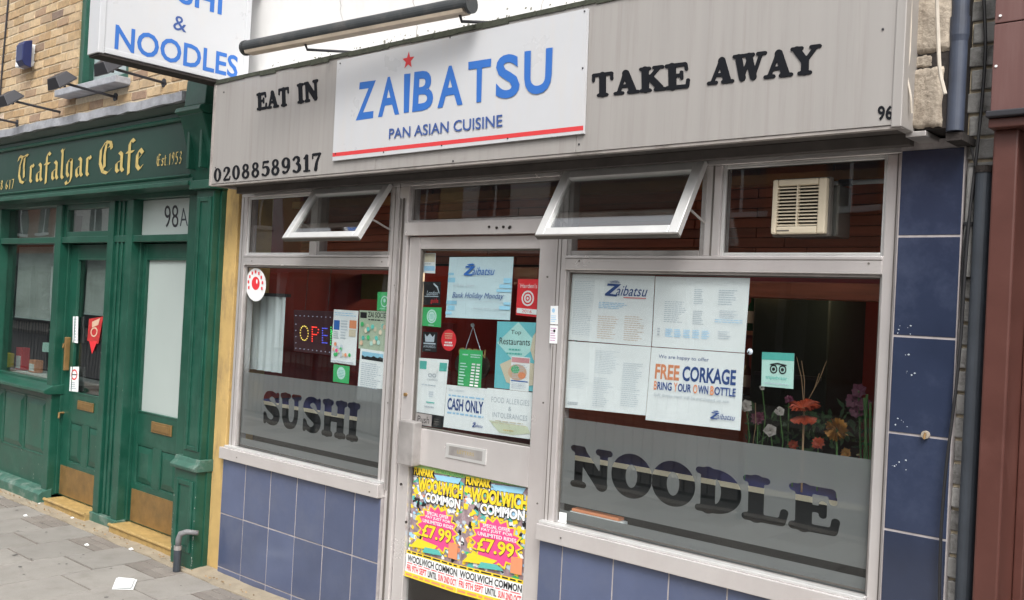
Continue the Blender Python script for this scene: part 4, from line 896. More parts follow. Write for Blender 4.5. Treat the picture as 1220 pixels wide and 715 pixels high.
chp.build('paint_chip', mat('chipped_undercoat', (.30, .34, .30), .8, 0, .3, 40), cf)['kind'] = 'stuff'
random.seed(14)
# fascia, cornice, console
gbar('cornice', XL, -5.56, 3.16, 3.42, 2.374, 2.402); gbar('cornice', XL, -5.56, 3.19, 3.42, 2.402, 2.426)
MB().prism_x([(3.19, 2.426), (3.175, 2.44), (3.20, 2.452), (3.25, 2.452), (3.25, 2.426)], XL, -5.585).build('lower_moulding', M_green, cf, .003)
gbar('fascia_board', XL, -5.585, 3.21, 3.42, 2.402, 2.92, M_greend, .001)
MB().prism_x([(3.19, 2.80), (3.183, 2.815), (3.195, 2.827), (3.215, 2.827), (3.215, 2.795)], XL, -5.60).build('upper_moulding', M_green, cf, .002)
MB().prism_x([(3.20, 2.86), (3.15, 2.90), (3.42, 2.90), (3.42, 2.86)], XL, -5.59).build('top_cornice', M_greend, cf, .003)
lc = MB(); random.seed(5); xs_ = [XL+.12*k for k in range(int((-5.57-XL)/.12)+1)]; ys_ = [3.125+random.uniform(-.006, .006) for _ in xs_]; zs_ = [2.902+random.uniform(-.006, .004) for _ in xs_]
for a, b, ya, yb, za, zb2 in zip(xs_, xs_[1:], ys_, ys_[1:], zs_, zs_[1:]):
    lc.hexa([(a, ya, za), (b, yb, zb2), (b, 3.41, zb2), (a, 3.41, za), (a, ya, za+.06), (b, yb, zb2+.06), (b, 3.41, zb2+.10), (a, 3.41, za+.10)])
o = lc.build('lead_flashing', M_lead, cf)
random.seed(13)
def console(x0, x1):
    prof = [(3.20, 2.40), (3.19, 2.46), (3.17, 2.58), (3.13, 2.72), (3.10, 2.80), (3.42, 2.80), (3.42, 2.40)]
    MB().prism_x(prof, x0, x1).build('console', M_green, cf, .006)
    MB().prism_x([(3.10, 2.80), (3.07, 2.815), (3.08, 2.84), (3.11, 2.855), (3.42, 2.855), (3.42, 2.80)], x0-.01, x1+.01).build('console_cap', M_green, cf, .003)
    MB().prism_x([(3.12, 2.856), (3.13, 3.02), (3.16, 3.05), (3.42, 3.05), (3.42, 2.856)], x0+.02, x1-.01).build('console_crest', M_green, cf, .006)
    gbar('console_rib', x0+.05, x0+.075, 3.135, 3.25, 2.47, 2.74, bevel=.004); gbar('console_rib', x1-.075, x1-.05, 3.135, 3.25, 2.47, 2.74, bevel=.004)
console(-5.60, CX1+.005)
q4 = lambda x, y: S(x*.3355, y*.3355, 3.208)
q8 = lambda x, y: S(x*130/1033, 150+y*90/715, 3.208)
tlx = q8(165, 295); blx = q8(165, 555); 
T0 = q8(170, 285); T1 = q8(885, 255); T2 = q8(200, 570); T3 = q8(885, 475)
def bl_world(s, x0, x1, z0, cap, name, n=(.05, .034)): return blackletter(s, [(x0, z0+cap), (x1, z0+cap), (x0, z0), (x1, z0)], 3.206, name, cf, M_gold, n)
zb_ = (T2[1]+T3[1])/2; cap = (T0[1]-T2[1])*.98
bl_world('Trafalgar', T0[0], T1[0], T2[1]+.018, cap*.97, 'letter')
c0 = S(345*.3355, 620*.3355, 3.206); c1 = S(515*.3355, 600*.3355, 3.206); ct = S(375*.3355, 492*.3355, 3.206)
bl_world('Cafe', c0[0]+.0, c1[0], T2[1]+.018, cap*.97, 'letter')
e0 = S(186, 199, 3.206); e1 = S(217, 195, 3.206); bl_world('Est.1953', e0[0], e1[0], e1[1], .085, 'letter', (.045, .035))
e1 = S(17, 219, 3.206); bl_world('0208 858 617', e1[0]-.72, e1[0], e1[1]-.04, .085, 'letter', (.05, .04))
# pale sheets added behind the cafe glass, standing in for street reflections
M_reflect = mat('grey_white_reflection', (.50, .51, .51), .8, 0, .25, 2.2, (1, 1, 4), dirt=(.28, .29, .29), dirt_amt=.6, dirt_scale=2.2)
for (a, b, z0, z1, lb) in ((-8.82, -7.78, 1.42, 2.02, 'pale grey sheet standing in for a reflection in the upper big cafe window'), (-8.82, -7.78, 2.09, 2.33, 'pale stand-in reflection sheet behind the pane above the big cafe window'), (-7.63, -6.91, 2.10, 2.32, 'pale stand-in reflection sheet behind the small casement above the cafe door'), (-7.50, -6.99, 1.50, 1.91, 'pale stand-in reflection sheet at the top of the cafe door glass')):
    t = thing('reflection_sheet', lb, 'reflection sheet', ((a+b)/2, 3.45, z1)); mb = MB(); n = 14
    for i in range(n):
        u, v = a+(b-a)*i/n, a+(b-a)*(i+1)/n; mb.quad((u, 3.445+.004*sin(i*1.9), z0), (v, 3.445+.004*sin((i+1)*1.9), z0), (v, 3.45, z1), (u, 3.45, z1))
    mb.build('pale_sheet', M_reflect, t, smooth=True); MB().box(a, b, 3.44, 3.456, z0-.014, z0-.001).build('sheet_edge', M_ingrey, t, .002)
# cafe interior
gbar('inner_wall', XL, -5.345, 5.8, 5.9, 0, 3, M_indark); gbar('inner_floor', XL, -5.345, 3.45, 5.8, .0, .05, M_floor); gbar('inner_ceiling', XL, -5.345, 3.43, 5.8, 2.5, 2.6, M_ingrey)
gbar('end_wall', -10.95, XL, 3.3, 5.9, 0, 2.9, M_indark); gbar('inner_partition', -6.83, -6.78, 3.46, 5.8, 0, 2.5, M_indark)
# steps
def step(label, x0, x1):
    t = thing('door_step', label, 'step', ((x0+x1)/2, 3.3, 0)); MB().box(x0, x1, 3.25, 3.46, 0.0, .060).build('tread', M_brassy, t, .006)
    MB().tube([(x0+.001, 3.25, .055), (x1-.001, 3.25, .055)], .012, 10).build('nosing', M_brassy, t)
step('worn yellow door step below the left green cafe door', -7.58, -6.89); step('worn yellow door step below the right green frosted door', -6.52, -5.60)
# doors
def cafe_door(name, label, x0, x1, glass_m, gl, yd=3.385, split=.5, kick=M_brass, plate=None, kickpx=None, z1=2.028):
    t = thing(name, label, 'door', ((x0+x1)/2, yd, .06)); z0 = .065
    ga, gb, gc, gd = gl
    MB().box(x0, ga, yd, yd+.045, z0, z1).build('stile', M_green, t, .003); MB().box(gb, x1, yd, yd+.045, z0, z1).build('stile', M_green, t, .003)
    MB().box(ga, gb, yd+.001, yd+.045, gd, z1).build('top_rail', M_green, t, .003); MB().box(ga, gb, yd+.001, yd+.045, gc-.22, gc).build('lock_rail', M_green, t, .003)
    MB().box(ga, gb, yd+.001, yd+.045, z0, .34).build('bottom_rail', M_green, t, .003)
    xm = (ga+gb)/2; MB().box(xm-.045, xm+.045, yd+.001, yd+.045, .34, gc-.22).build('muntin', M_green, t, .003)
    MB().box(ga, gb, yd+.014, yd+.03, .33, gc-.21).build('panel_back', M_green, t)
    for a, b in ((ga, xm-.045), (xm+.045, gb)): raised_panel(t, a-.004, b+.004, .335, gc-.216, yd+.008, .012)
    framing('glazing_bead', M_green, t, ga, gb, gc, gd, yd-.004, yd+.02, .012, .003)
    MB().box(ga, gb, yd+.02, yd+.026, gc, gd).build('pane', glass_m, t)
    ka = x0+.02; MB().box(ka, x1-.015, yd-.004, yd+.001, z0+.01, .30).build('kick_plate', kick, t, .001)
    px0, px1, pz0, pz1 = plate; MB().box(px0, px1, yd-.008, yd+.001, pz0, pz1).build('letter_plate', M_brass, t, .003)
    MB().box(px0+.025, px1-.025, yd-.012, yd-.007, pz0+.015, pz1-.015).build('letter_flap', M_brass, t, .002)
    return t
a = S(92, 478.5, 3.385); b = S(111.5, 494, 3.385)
d1 = cafe_door('cafe_door', 'green glazed cafe door with brass kick plate and red notice', -7.645, -6.905, M_glassd, (-7.52, -6.975, .875, 1.92), plate=(a[0]+.02, b[0], .762, .83))
a = S(181.5, 502.7, 3.385); b = S(205.8, 518.8, 3.385)
d2 = cafe_door('flat_door', 'green door with tall frosted pane and brass kick plate below 98A', -6.50, -5.80, M_frost, (-6.455, -5.885, .842, 1.925), plate=(a[0], b[0]-.01, .725, .80))
X, Z = S(82, 420, 3.38); MB().box(X-.012, X+.012, 3.345, 3.385, Z-.14, Z+.12).build('pull_handle', M_brass, d1, .004)
X, Z = S(79, 410, 3.38); MB().tube([(X, 3.386, Z), (X, 3.36, Z), (X, 3.355, Z-.03)], .008, 8).build('latch', M_brass, d1)
X, Z = S(72, 492, 3.36); MB().tube([(X, 3.386, Z), (X, 3.35, Z), (X+.01, 3.345, Z-.04)], .009, 8).build('door_knob', M_brass, d1)
s = Sheet('door_notice', 'crumpled red notice hanging in the glass of the cafe door', 'notice', [(106, 380), (123, 377), (104, 406), (117, 410)], 3.40, mat('crumpled_red', (.45, .03, .03), .5, 0, .4, 25))
s.poly([(.25, .85), (.8, .95), (.75, .7), (.3, .6)], M_peach); s.ring(.5, .42, .28, .2, .7, M_peach)
s.poly([(.2, .0), (.9, .1), (.6, -.45)], M_pred)
s = Sheet('door_notice', 'tall narrow white strip label on the edge of the cafe door glass', 'label', [(87, 377), (93, 377), (86.5, 408), (92.5, 409)], 3.383, M_paper); s.lines(.25, .05, .75, .95, 8, M_grey)
s = Sheet('door_notice', 'white no smoking notice low on the cafe door glass', 'notice', [(84, 437), (94, 437), (82.5, 466), (93, 467)], 3.383, M_paper)
s.ring(.5, .68, .36, .22, .72, M_pred); s.rect(.2, .66, .8, .70, M_black); s.lines(.15, .08, .85, .4, 4, M_grey)
s = Sheet('window_card', 'small mint card at the bottom of the cafe window', 'card', [(51, 408), (62.5, 408.5), (50, 419), (61.5, 420)], 3.385, M_mint)
# things on show low in the cafe window
for i, (x, y, w, h, m, lb) in enumerate(((8, 445, 16, 14, M_yellow, 'yellow box low in the cafe window'), (26, 448, 15, 22, M_pred, 'red packet low in the cafe window'), (42, 452, 12, 12, M_orange, 'orange packet low in the cafe window'))):
    X, Z = S(x, y, 3.6); bt = thing('display_packet', lb, 'packet', (X, 3.6, .93)); MB().box(X-.03, X+.10, 3.55, 3.62, .935, .935+h*.009).build('carton', m, bt, .004); MB().box(X-.01, X+.08, 3.546, 3.5495, .95, .95+h*.005).build('printed_label', M_paper, bt)
MB().box(-8.86, -7.77, 3.43, 3.75, .90, .934).build('window_shelf', M_ingrey, cf)
# waste pipe by the pilaster foot
wp = thing('waste_pipe', 'grey elbow waste pipe dropping into a dark sleeve at the pilaster foot', 'pipe', (-5.63, 3.15, 0))
e = S(213, 642, 3.13); ez = e[1]; ex = e[0]
MB().tube([(ex+.10, 3.20, ez+.045), (ex+.055, 3.15, ez+.05), (ex+.02, 3.13, ez+.035), (ex+.006, 3.125, ez), (ex+.004, 3.125, ez-.045)], [.015,.016,.018,.018,.018], 14).build('elbow', mat('dull_pipe_grey', (.17, .17, .175), .6), wp, smooth=True)
MB().tube([(ex+.004, 3.125, ez-.04), (ex+.004, 3.125, ez-.065)], .024, 16).build('collar', M_alud, wp)
MB().tube([(ex+.004, 3.125, ez-.066), (ex+.004, 3.125, 0)], .023, 16).build('sleeve', M_pipe2, wp)
pt_ = Sheet('paper_scrap', 'x', 'litter', [(0, 0), (1, 1)], 3, None); bpy.data.objects.remove(pt_.root)
pp = thing('paper_scrap', 'folded white paper scrap lying on the pavement slabs', 'litter', (-5.3, 2.76, 0))
MB().add([(-5.25, 2.655, .004), (-5.17, 2.74, .004), (-5.335, 2.85, .006), (-5.42, 2.765, .012), (-5.26, 2.665, .007), (-5.185, 2.735, .014), (-5.33, 2.83, .016), (-5.40, 2.765, .02)], [(0, 1, 2, 3), (4, 5, 6, 7)]).build('sheet', M_white, pp)
for i, (x, y) in enumerate(((30, 615), (83, 614), (86, 618), (103, 650), (47, 601), (156, 655))):
    d = AX_R*((x-610)/CAM_F)-AX_U*((y-357.5)/CAM_F)+AX_F; t = -CAM_H/d.z; X, Y = d.x*t, d.y*t
    o = MB().hexa([(X-.015, Y-.01, .002), (X+.02, Y-.012, .002), (X+.014, Y+.013, .002), (X-.01, Y+.012, .002), (X-.012, Y-.008, .008), (X+.015, Y-.01, .014), (X+.01, Y+.01, .006), (X-.008, Y+.01, .012)]).build('litter_scrap', M_white)
    tag(o, 'tiny pale scrap of litter '+('left of the left door step', 'lying in front of the left door step', 'lying nearer the camera than the left door step', 'on the setts between the two door steps', 'by the plinth of the cafe window', 'in front of the right door step')[i], 'litter', 'scraps of litter on the pavement')

# ================================================================== BRICK WALL ABOVE THE CAFE
bk = thing('brick_wall', 'yellow stock brick wall above the green cafe fascia', 'wall', (-8, 3.4, 2.95))
BY = 3.40
wx0, wz0, wx1 = S(91, 105, BY)[0], S(98, 107, BY)[1], S(91, 105, BY)[0]+.86      # upstairs window opening
MB().box(-12, wx0-.004, BY+.001, 3.7, 2.8, 6.2).build('mortar', M_mortar, bk); MB().box(wx1+.004, -5.30, BY+.001, 3.7, 2.8, 6.2).build('mortar', M_mortar, bk); MB().box(wx0-.003, wx1+.003, BY+.0015, 3.7, 2.8, wz0-.062).build('mortar', M_mortar, bk)
bw_, bh, jt = .215, .065, .010; far = MB(); r = 0; z = 2.93
protos = []
for k in range(6):
    random.seed(40+k); w2 = bw_/2; pts = []
    for (sx, sz) in ((-1, -1), (1, -1), (1, 1), (-1, 1)): pts.append((sx*w2+random.uniform(-.004, .003), sz*bh/2+random.uniform(-.003, .003)))
    front = [(p[0]*.97, -.006+random.uniform(-.002, .002), p[1]*.9) for p in pts]; mid = [(p[0], 0, p[1]) for p in pts]; bk_ = [(p[0], .02, p[1]) for p in pts]
    me = bpy.data.meshes.new('brick'); me.from_pydata(front+mid+bk_, [], [(0, 1, 2, 3)]+[(i, i+4, (i+1) % 4+4, (i+1) % 4) for i in range(4)]+[(i+4, i+8, (i+1) % 4+8, (i+1) % 4+4) for i in range(4)]); me.materials.append(M_brick); protos.append(me)
random.seed(21); nb = 0
while z < 6.1:
    x = -12+(.1125 if r % 2 else 0)
    while x < -5.32:
        w2 = bw_; x1 = x+w2
        if not (z+bh > wz0-.055 and x1 > wx0+.0 and x < wx1):
            # the ones the photograph shows are separate bricks
            vis = -9.5 < x < -5.36 and z < 2.93+1.6*max(0, min(1, (-5.2-x)/4.2))+.10 and not (x > -7.2 and z > 3.35)
            if vis and nb < 298:
                o = bpy.data.objects.new('brick', random.choice(protos)); COL.objects.link(o); o.parent = bk
                o.location = Vector((x+w2/2, BY+random.uniform(-.002, .003), z+bh/2))-bk.location; nb += 1
                xe = min(x1, -5.32)
            else: far.box(x, min(x1, -5.32), BY-.004+random.uniform(-.003, .003), BY+.015, z, z+bh)
        elif x < wx0 < x1 and wx0-x > .05: far.box(x, wx0-.002, BY-.004, BY+.015, z, z+bh)
        elif x < wx1 < x1 and x1-wx1 > .05: far.box(wx1+.002, x1, BY-.004, BY+.015, z, z+bh)
        x += w2+jt
    z += bh+jt; r += 1
f_ = far.build('brick', M_brick, bk); f_['kind'] = 'stuff'
print('bricks', nb)
uw = thing('upstairs_window', 'green framed upstairs window in the yellow brick wall', 'window', (wx0+.4, 3.45, wz0))
MB().box(wx0, wx0+.07, 3.41, 3.52, wz0, 5.0).build('frame_post', M_green, uw, .004); MB().box(wx1-.07, wx1, 3.41, 3.52, wz0, 5.0).build('frame_post', M_green, uw, .004)
MB().box(wx0+.07, wx1-.07, 3.43, 3.5, wz0, wz0+.06).build('frame_rail', M_green, uw, .004); MB().box(wx0+.07, wx1-.07, 3.46, 3.466, wz0+.06, 5).build('pane', M_glass, uw); MB().box(wx0+.07, wx1-.07, 3.50, 3.51, wz0+.06, 5).build('net_curtain', M_ingrey, uw)
MB().box(wx0-.12, wx1+.04, 3.28, 3.50, wz0-.055, wz0-.002).build('stone_sill', M_lead, uw, .006)
al = thing('security_light', 'small white and navy box light fixed high on the brick wall', 'light', (0, 3.4, 0))
a = S(18.5, 60, 3.33); b = S(34, 76, 3.33); al.location = (a[0], 3.4, b[1])
MB().box(a[0]+.02, b[0]-.05, 3.325, 3.41, b[1]+.0, a[1]+.03).build('back_box', M_paper, al, .008)
MB().prism_x([(3.27, b[1]+.02), (3.27, a[1]+.0), (3.29, a[1]+.03), (3.35, a[1]+.05), (3.35, b[1]-.03), (3.30, b[1]-.02)], b[0]-.12, b[0]+.01).build('navy_cover', mat('navy_plastic', (.015, .025, .10), .35), al, .006)
for v, lb in (((138, 116, 73, 100), 'floodlight on a black arm nearest the upstairs window'), ((73, 134, 12, 122), 'middle floodlight on a black arm over the cafe lettering'), ((21, 147, -40, 136), 'leftmost floodlight on a black arm at the photo edge'), ((196, 99, 140, 86), 'floodlight under the projecting white sign')):
    a = S(v[0], v[1], 3.40); X = a[0]; y, z = depth_at((v[2], v[3]), X); z = (z+a[1])/2+.02; y = min(max(y, 2.75), 3.0)
    t = thing('floodlight', lb, 'floodlight', (X, 3.4, a[1]))
    MB().tube([(X, 3.41, a[1]), (X, y, z)], .010, 8).build('arm', M_dkm, t); MB().tube([(X, 3.412, a[1]), (X, 3.392, a[1])], .032, 14).build('wall_plate', M_dkm, t)
    c = Vector((X-.02, y+.02, z-.01)); u = Vector((1, 0, 0)); f = Vector((.0, .62, -.78)); g_ = Vector((0, .78, .62))   # face looks down at the board
    def P(a_, b_, c_): return tuple(c+u*a_+g_*b_-f*c_)
    MB().hexa([P(-.10, -.08, 0), P(.10, -.08, 0), P(.10, .08, 0), P(-.10, .08, 0), P(-.07, -.05, .075), P(.07, -.05, .075), P(.07, .05, .075), P(-.07, .05, .075)]).build('housing', M_dkm, t, .004)
    MB().hexa([P(-.092, -.072, -.004), P(.092, -.072, -.004), P(.092, .072, -.004), P(-.092, .072, -.004), P(-.092, -.072, .0), P(.092, -.072, .0), P(.092, .072, .0), P(-.092, .072, .0)]).build('glass_face', M_lens, t)
    MB().box(X-.012, X+.012, y-.01, y+.03, z-.03, z+.012).build('yoke', M_dkm, t, .002)
a0 = S(9, 0, 3.38); tag(MB().tube([(a0[0], 3.385, 6.1), (a0[0], 3.385, 4.2), (a0[0]-.05, 3.385, 3.6), (a0[0]-.08, 3.385, 2.96)], .008, 8).build('cable', M_dkm, None, at=(a0[0], 3.385, 2.96)), 'dark cable running down the brick wall near the left edge', 'cable')

# ================================================================== INSIDE THE SHOP
br = thing('board_ceiling', 'red brown timber boards seen behind the upper panes', 'panelling', (-3.1, 3.75, 1.95))
for r in range(17):
    z0 = 1.93+.042*r; xs2 = [-5.15, -4.3+.35*(r % 2), -3.3-.2*(r % 2), -2.25+.3*(r % 2), -1.62-.1*(r % 3), -1.12]
    for a, b in zip(xs2, xs2[1:]): MB().box(a+.003, b-.003, 3.74+random.uniform(0, .006), 3.765, z0+.002, z0+.040).build('board', M_wood, br, 0, at=((a+b)/2, 3.75, z0))
MB().box(-5.18, -1.11, 3.768, 3.79, 1.92, 2.62).build('light_stop_board', M_indark, br)  # added dark board that stops lamp light showing through the board gaps
MB().box(-5.15, -1.12, 3.66, 3.735, 2.27, 2.31).build('batten', mat('pine_batten', (.36, .17, .07), .6, 0, .2, 6), br)
lb_ = thing('beam', 'dark red timber beam across the top of the lower panes', 'beam', (-3, 3.7, 1.8)); MB().box(-2.75, -1.12, 3.60, 3.76, 1.80, 1.865).build('beam_face', M_wood, lb_, .004); MB().box(-2.75, -1.12, 3.66, 3.74, 1.866, 1.925).build('upper_strip', M_inred, lb_)
wt = thing('pipe_run', 'white pipe run behind the glass beside the vent', 'pipe', (-1.3, 3.6, 2.2))
a = S(985, 219, 3.55); b = S(1052, 213, 3.55); MB().tube([(a[0]-.05, 3.55, a[1]), (b[0]+.05, 3.55, a[1]+.0)], .009, 10).build('tube', M_paper, wt); MB().tube([(a[0]+.05, 3.55, a[1]), (a[0]+.10, 3.55, a[1])], .014, 10).build('joint', M_dkm, wt)
# menu mural at the left
mu = thing('wall_mural', 'orange and green painted band on the wall inside the SUSHI window', 'mural', (-5, 4.3, 1.9))
def mrect(px0, py0, px1, py1, m, nm='painted_panel', y=4.3): (x0, z1), (x1, z0) = S(px0, py0, y), S(px1, py1, y); MB().box(x0, x1, y, y+.02, z0, z1).build(nm, m, mu)
mrect(300, 322, 345, 358, M_inred2); mrect(345.5, 322, 374, 358, mat('mural_rust', (.40, .10, .04), .6, 0, .3, 4)); mrect(374.5, 325, 470, 358, mat('mural_green', (.22, .25, .06), .6, 0, .35, 5)); mrect(380, 330, 398, 352, mat('mural_pink', (.50, .16, .18), .6, 0, .3, 9), y=4.29)
rp_ = thing('red_partition', 'red panelled partition behind the lit OPEN sign', 'partition', (-5, 4.1, .9)); 
(x0, z1), (x1, z0) = S(342, 372, 4.1), S(420, 470, 4.1); MB().box(x0, x1+.9, 4.1, 4.14, .1, z1).build('partition_panel', M_inred2, rp_); MB().box(x0, x1+.9, 4.08, 4.1, z1-.3, z1-.28).build('partition_rail', M_wood, rp_)
cu = thing('curtain', 'pale grey curtain panel hanging inside the left of the SUSHI window', 'curtain', (-5.1, 3.6, 1.0))
(x0, z1), (x1, z0) = S(298, 352, 3.44), S(336, 445, 3.44); mb = MB(); n = 24
V_ = []; 
for i in range(n+1):
    x = x0+(x1-x0)*i/n; y = 3.44+.010*sin(i*1.3); V_ += [(x, y, 1.245), (x, y, z1)]
mb.add(V_, [(2*i, 2*i+2, 2*i+3, 2*i+1) for i in range(n)]); mb.build('cloth', M_ingrey, cu, smooth=True); MB().box(x0-.02, x1+.02, 3.43, 3.46, z1, z1+.02).build('rail', M_dkm, cu)
# dark cabinet at right
fc = thing('drinks_cabinet', 'dark upright drinks cabinet at the back of the shop', 'cabinet', (-2.4, 5.2, 0)); MB().box(-2.60, -2.15, 5.0, 5.5, .06, 2.0).build('carcass', mat('cabinet_black', (.008, .014, .012), .5), fc, .01)
for k in range(3): MB().box(-2.57, -2.18, 4.985, 5.0, .4+.5*k, .42+.5*k).build('shelf_edge', M_dkm, fc)
for k, (x, z) in enumerate(((-2.62, 1.86), (-2.5, 1.85), (-1.75, 1.84), (-1.62, 1.84))): 
    t = thing('ceiling_lamp', ('leftmost', 'second from left', 'third from left', 'rightmost')[k]+' of the four small warm lamps glowing deep inside the shop', 'lamp', (x, 4.9, z), 'small warm lamps inside the shop'); MB().box(x-.03, x+.03, 4.9, 4.92, z-.008, z+.008).build('bulb', mat('warm_bulb', (.9, .6, .25), .5, emit=3), t)
    if k in (0, 3):
        ld_ = bpy.data.lights.new('lamp_glow', 'POINT'); ld_.energy = 6; ld_.color = (1, .72, .42); ld_.shadow_soft_size = .12
        lo_ = bpy.data.objects.new('lamp_glow', ld_); COL.objects.link(lo_); lo_.parent = t; lo_.location = (-.3 if k else -1.6, -.05, .12)
bc = thing('bar_counter', 'dim bar counter with bottles at the back of the shop', 'counter', (-3.6, 6.1, 0)); MB().box(-4.9, -2.7, 6.0, 6.3, .06, 1.15).build('counter_front', M_wood, bc); MB().box(-4.92, -2.68, 5.96, 6.32, 1.151, 1.19).build('counter_top', M_dkm, bc, .004); MB().box(-4.9, -2.7, 6.38, 6.49, 1.6, 1.63).build('bottle_shelf', M_wood, bc)
mw = [mat('bottle_green', (.02, .10, .04), .1), mat('bottle_amber', (.18, .07, .02), .1), mat('bottle_clear', (.35, .38, .36), .1)]
random.seed(77)
for k in range(13):
    x = -4.7+.15*k; z = 1.631 if k % 2 else 1.191; y = 6.43 if k % 2 else 6.1; h = random.uniform(.24, .31)
    t = thing('bottle', ('green', 'amber', 'clear')[k % 3]+' bottle '+('on the back shelf' if k % 2 else 'on the bar counter')+', '+('first', 'second', 'third', 'fourth', 'fifth', 'sixth', 'seventh', 'eighth', 'ninth', 'tenth', 'eleventh', 'twelfth', 'last')[k]+' from the left', 'bottle', (x, y, z), 'bottles deep inside the shop')
    MB().tube([(x, y, z), (x, y, z+h*.6), (x, y, z+h*.75), (x, y, z+h)], [.035, .035, .013, .012], 12).build('glass_body', mw[k % 3], t, smooth=True); MB().tube([(x, y, z+h*.2), (x, y, z+h*.5)], .0356, 12, False).build('label', M_paper, t)
for (x0, x1, z0, z1) in ((-2.05, -1.75, 1.35, 1.75), (-3.0, -2.7, 1.5, 1.95)):
    t = thing('framed_picture', 'dim framed picture '+('right' if x0 > -2.5 else 'left')+' of the drinks cabinet on the red wall', 'picture', (x0, 6.48, z0)); framing('frame', M_gold, t, x0, x1, z0, z1, 6.47, 6.499, .02); MB().box(x0+.02, x1-.02, 6.485, 6.495, z0+.02, z1-.02).build('picture', M_mag, t)
# window ledge with navy cloth
for (a, b, lb, nm) in ((LX0+.0, LX1-.05, 'cream edged display ledge behind the SUSHI band', -4.4), (RX0-.22, RG1-.0, 'cream edged display ledge behind the NOODLE band', -1.9)):
    t = thing('display_ledge', lb, 'ledge', (nm, 3.5, .8)); MB().box(a, b, 3.46, 3.95, 1.045, 1.058).build('ledge_top', M_cloth, t, .002)
    MB().box(a, b, 3.450, 3.4595, 1.040, 1.060).build('ledge_edge', M_skin, t); MB().box(a, b, 3.47, 3.49, .06, 1.04).build('ledge_front', M_indark, t)
    MB().box(a, b, 3.385, 3.44, .76, .80).build('window_board', M_cloth, t)
    if nm < -3: MB().box(a, b, 3.93, 3.949, 1.059, 1.16).build('dark_view_board', M_indark, t)  # added dark board that keeps the view through the SUSHI letters dark
mg = thing('magazine_pile', 'pile of papers lying in the corner behind the NOODLE window', 'papers', (-2.5, 3.36, .79))
(x0, _), (x1, _) = S(674, 610, 3.345), S(742, 640, 3.345)
for k in range(5): MB().box(x0+.02+random.uniform(0, .02), x1-random.uniform(0, .04), 3.3365+.001*k, 3.38, .785+.014*k, .797+.014*k).build('paper', (M_paper, M_skin, M_mint, M_paper, M_orange)[k], mg, .001)
s = Sheet('window_label', 'small blank white label in the bottom left corner of the NOODLE window', 'label', [(661, 609), (675, 611.5), (660.5, 626), (674.5, 629)], YG-.005, M_paper)

# ================================================================== FLOWERS in the right window
def fpos(x, y, Y=3.52): q = S(x, y, Y); return Vector((q[0], Y, q[1]))
def petal_ring(mb, c, n, r0, r1, w, tilt, up, ax=Vector((.25, -1, .35)), jit=.15):
    ax = ax.normalized(); u = ax.cross(Vector((0, 0, 1))).normalized(); v = ax.cross(u)
    for i in range(n):
        a = 2*pi*i/n+random.uniform(-jit, jit); d = u*cos(a)+v*sin(a); s_ = ax.cross(d); L_ = r1*random.uniform(.85, 1.1)
        p0 = c+d*r0; pm = c+d*(r0+(L_-r0)*.6)+ax*up*.6*L_; p1 = c+d*L_+ax*up*L_*tilt
        mb.add([tuple(p0-s_*w*.3), tuple(p0+s_*w*.3), tuple(pm+s_*w), tuple(p1), tuple(pm-s_*w)], [(0, 1, 2, 3, 4)])
g = thing('gerbera', 'large orange gerbera flower in the NOODLE window', 'flower', fpos(960, 540))
c = fpos(958, 486); mb = MB()
for k in range(3): petal_ring(mb, c+Vector((0, .004*k, .0)), 22, .008, .062-.008*k, .008, .3, .5-.1*k, Vector((0, -.35, 1)))
mb.build('petals', M_gerb, g); mb = MB(); petal_ring(mb, c-Vector((0, 0, .03)), 16, .006, .05, .009, .3, -.9, Vector((0, -.2, 1))); mb.build('lower_petals', M_gerb, g)
MB().tube([tuple(c), tuple(c-Vector((0, 0, .01)))], .014, 12).build('centre', M_steml, g); MB().tube([tuple(c), tuple(c+Vector((.002, .01, -.35)))], .004, 7).build('stem', M_steml, g)
g = thing('chrysanthemum', 'round golden chrysanthemum right of the orange gerbera', 'flower', fpos(997, 560)); c = fpos(997, 512); mb = MB()
for k in range(170):
    d = Vector((random.gauss(0, 1), random.gauss(0, 1), random.gauss(0, 1))).normalized(); s_ = d.cross(Vector((random.random(), random.random(), .3))).normalized()*.006; p = c+d*.012; q = c+d*random.uniform(.030, .044); mb.add([tuple(p-s_*.5), tuple(p+s_*.5), tuple(q+s_), tuple(q+d*.006), tuple(q-s_)], [(0, 1, 2, 3, 4)])
mb.build('petals', M_ygo, g); MB().tube([tuple(c), tuple(c+Vector((.01, .02, -.35)))], .004, 7).build('stem', M_stem, g)
for (x, y, r, lb) in ((929, 490, .022, 'white orchid bloom left of the gerbera, upper one'), (918, 513, .027, 'white orchid bloom lowest left beside the gerbera'), (889, 484, .026, 'white orchid bloom half behind the corkage notice'), (908, 462, .012, 'tiny white bud under the mint card')):
    g = thing('orchid', lb, 'flower', fpos(x, y+20)); c = fpos(x, y); mb = MB(); petal_ring(mb, c, 5, .003, r, r*.5, .4, .3, Vector((.5, -1, .3)), .3); petal_ring(mb, c+Vector((0, -.004, 0)), 4, .002, r*.6, r*.3, .8, .6, Vector((.5, -1, .3)), .3); mb.build('petals', M_orch, g)
    MB().tube([tuple(c), tuple(c+Vector((.01, .02, -.12))), tuple(c+Vector((-.01, .03, -.32)))], .0025, 6).build('stem', M_stem, g)
g = thing('magenta_flower', 'dim magenta blooms at the right edge of the NOODLE window', 'flower', fpos(1023, 520)); mb = MB()
for (x, y) in ((1023, 466), (1016, 478), (1030, 482), (1020, 490)): petal_ring(mb, fpos(x, y, 3.6), 7, .003, .03, .012, .4, .3)
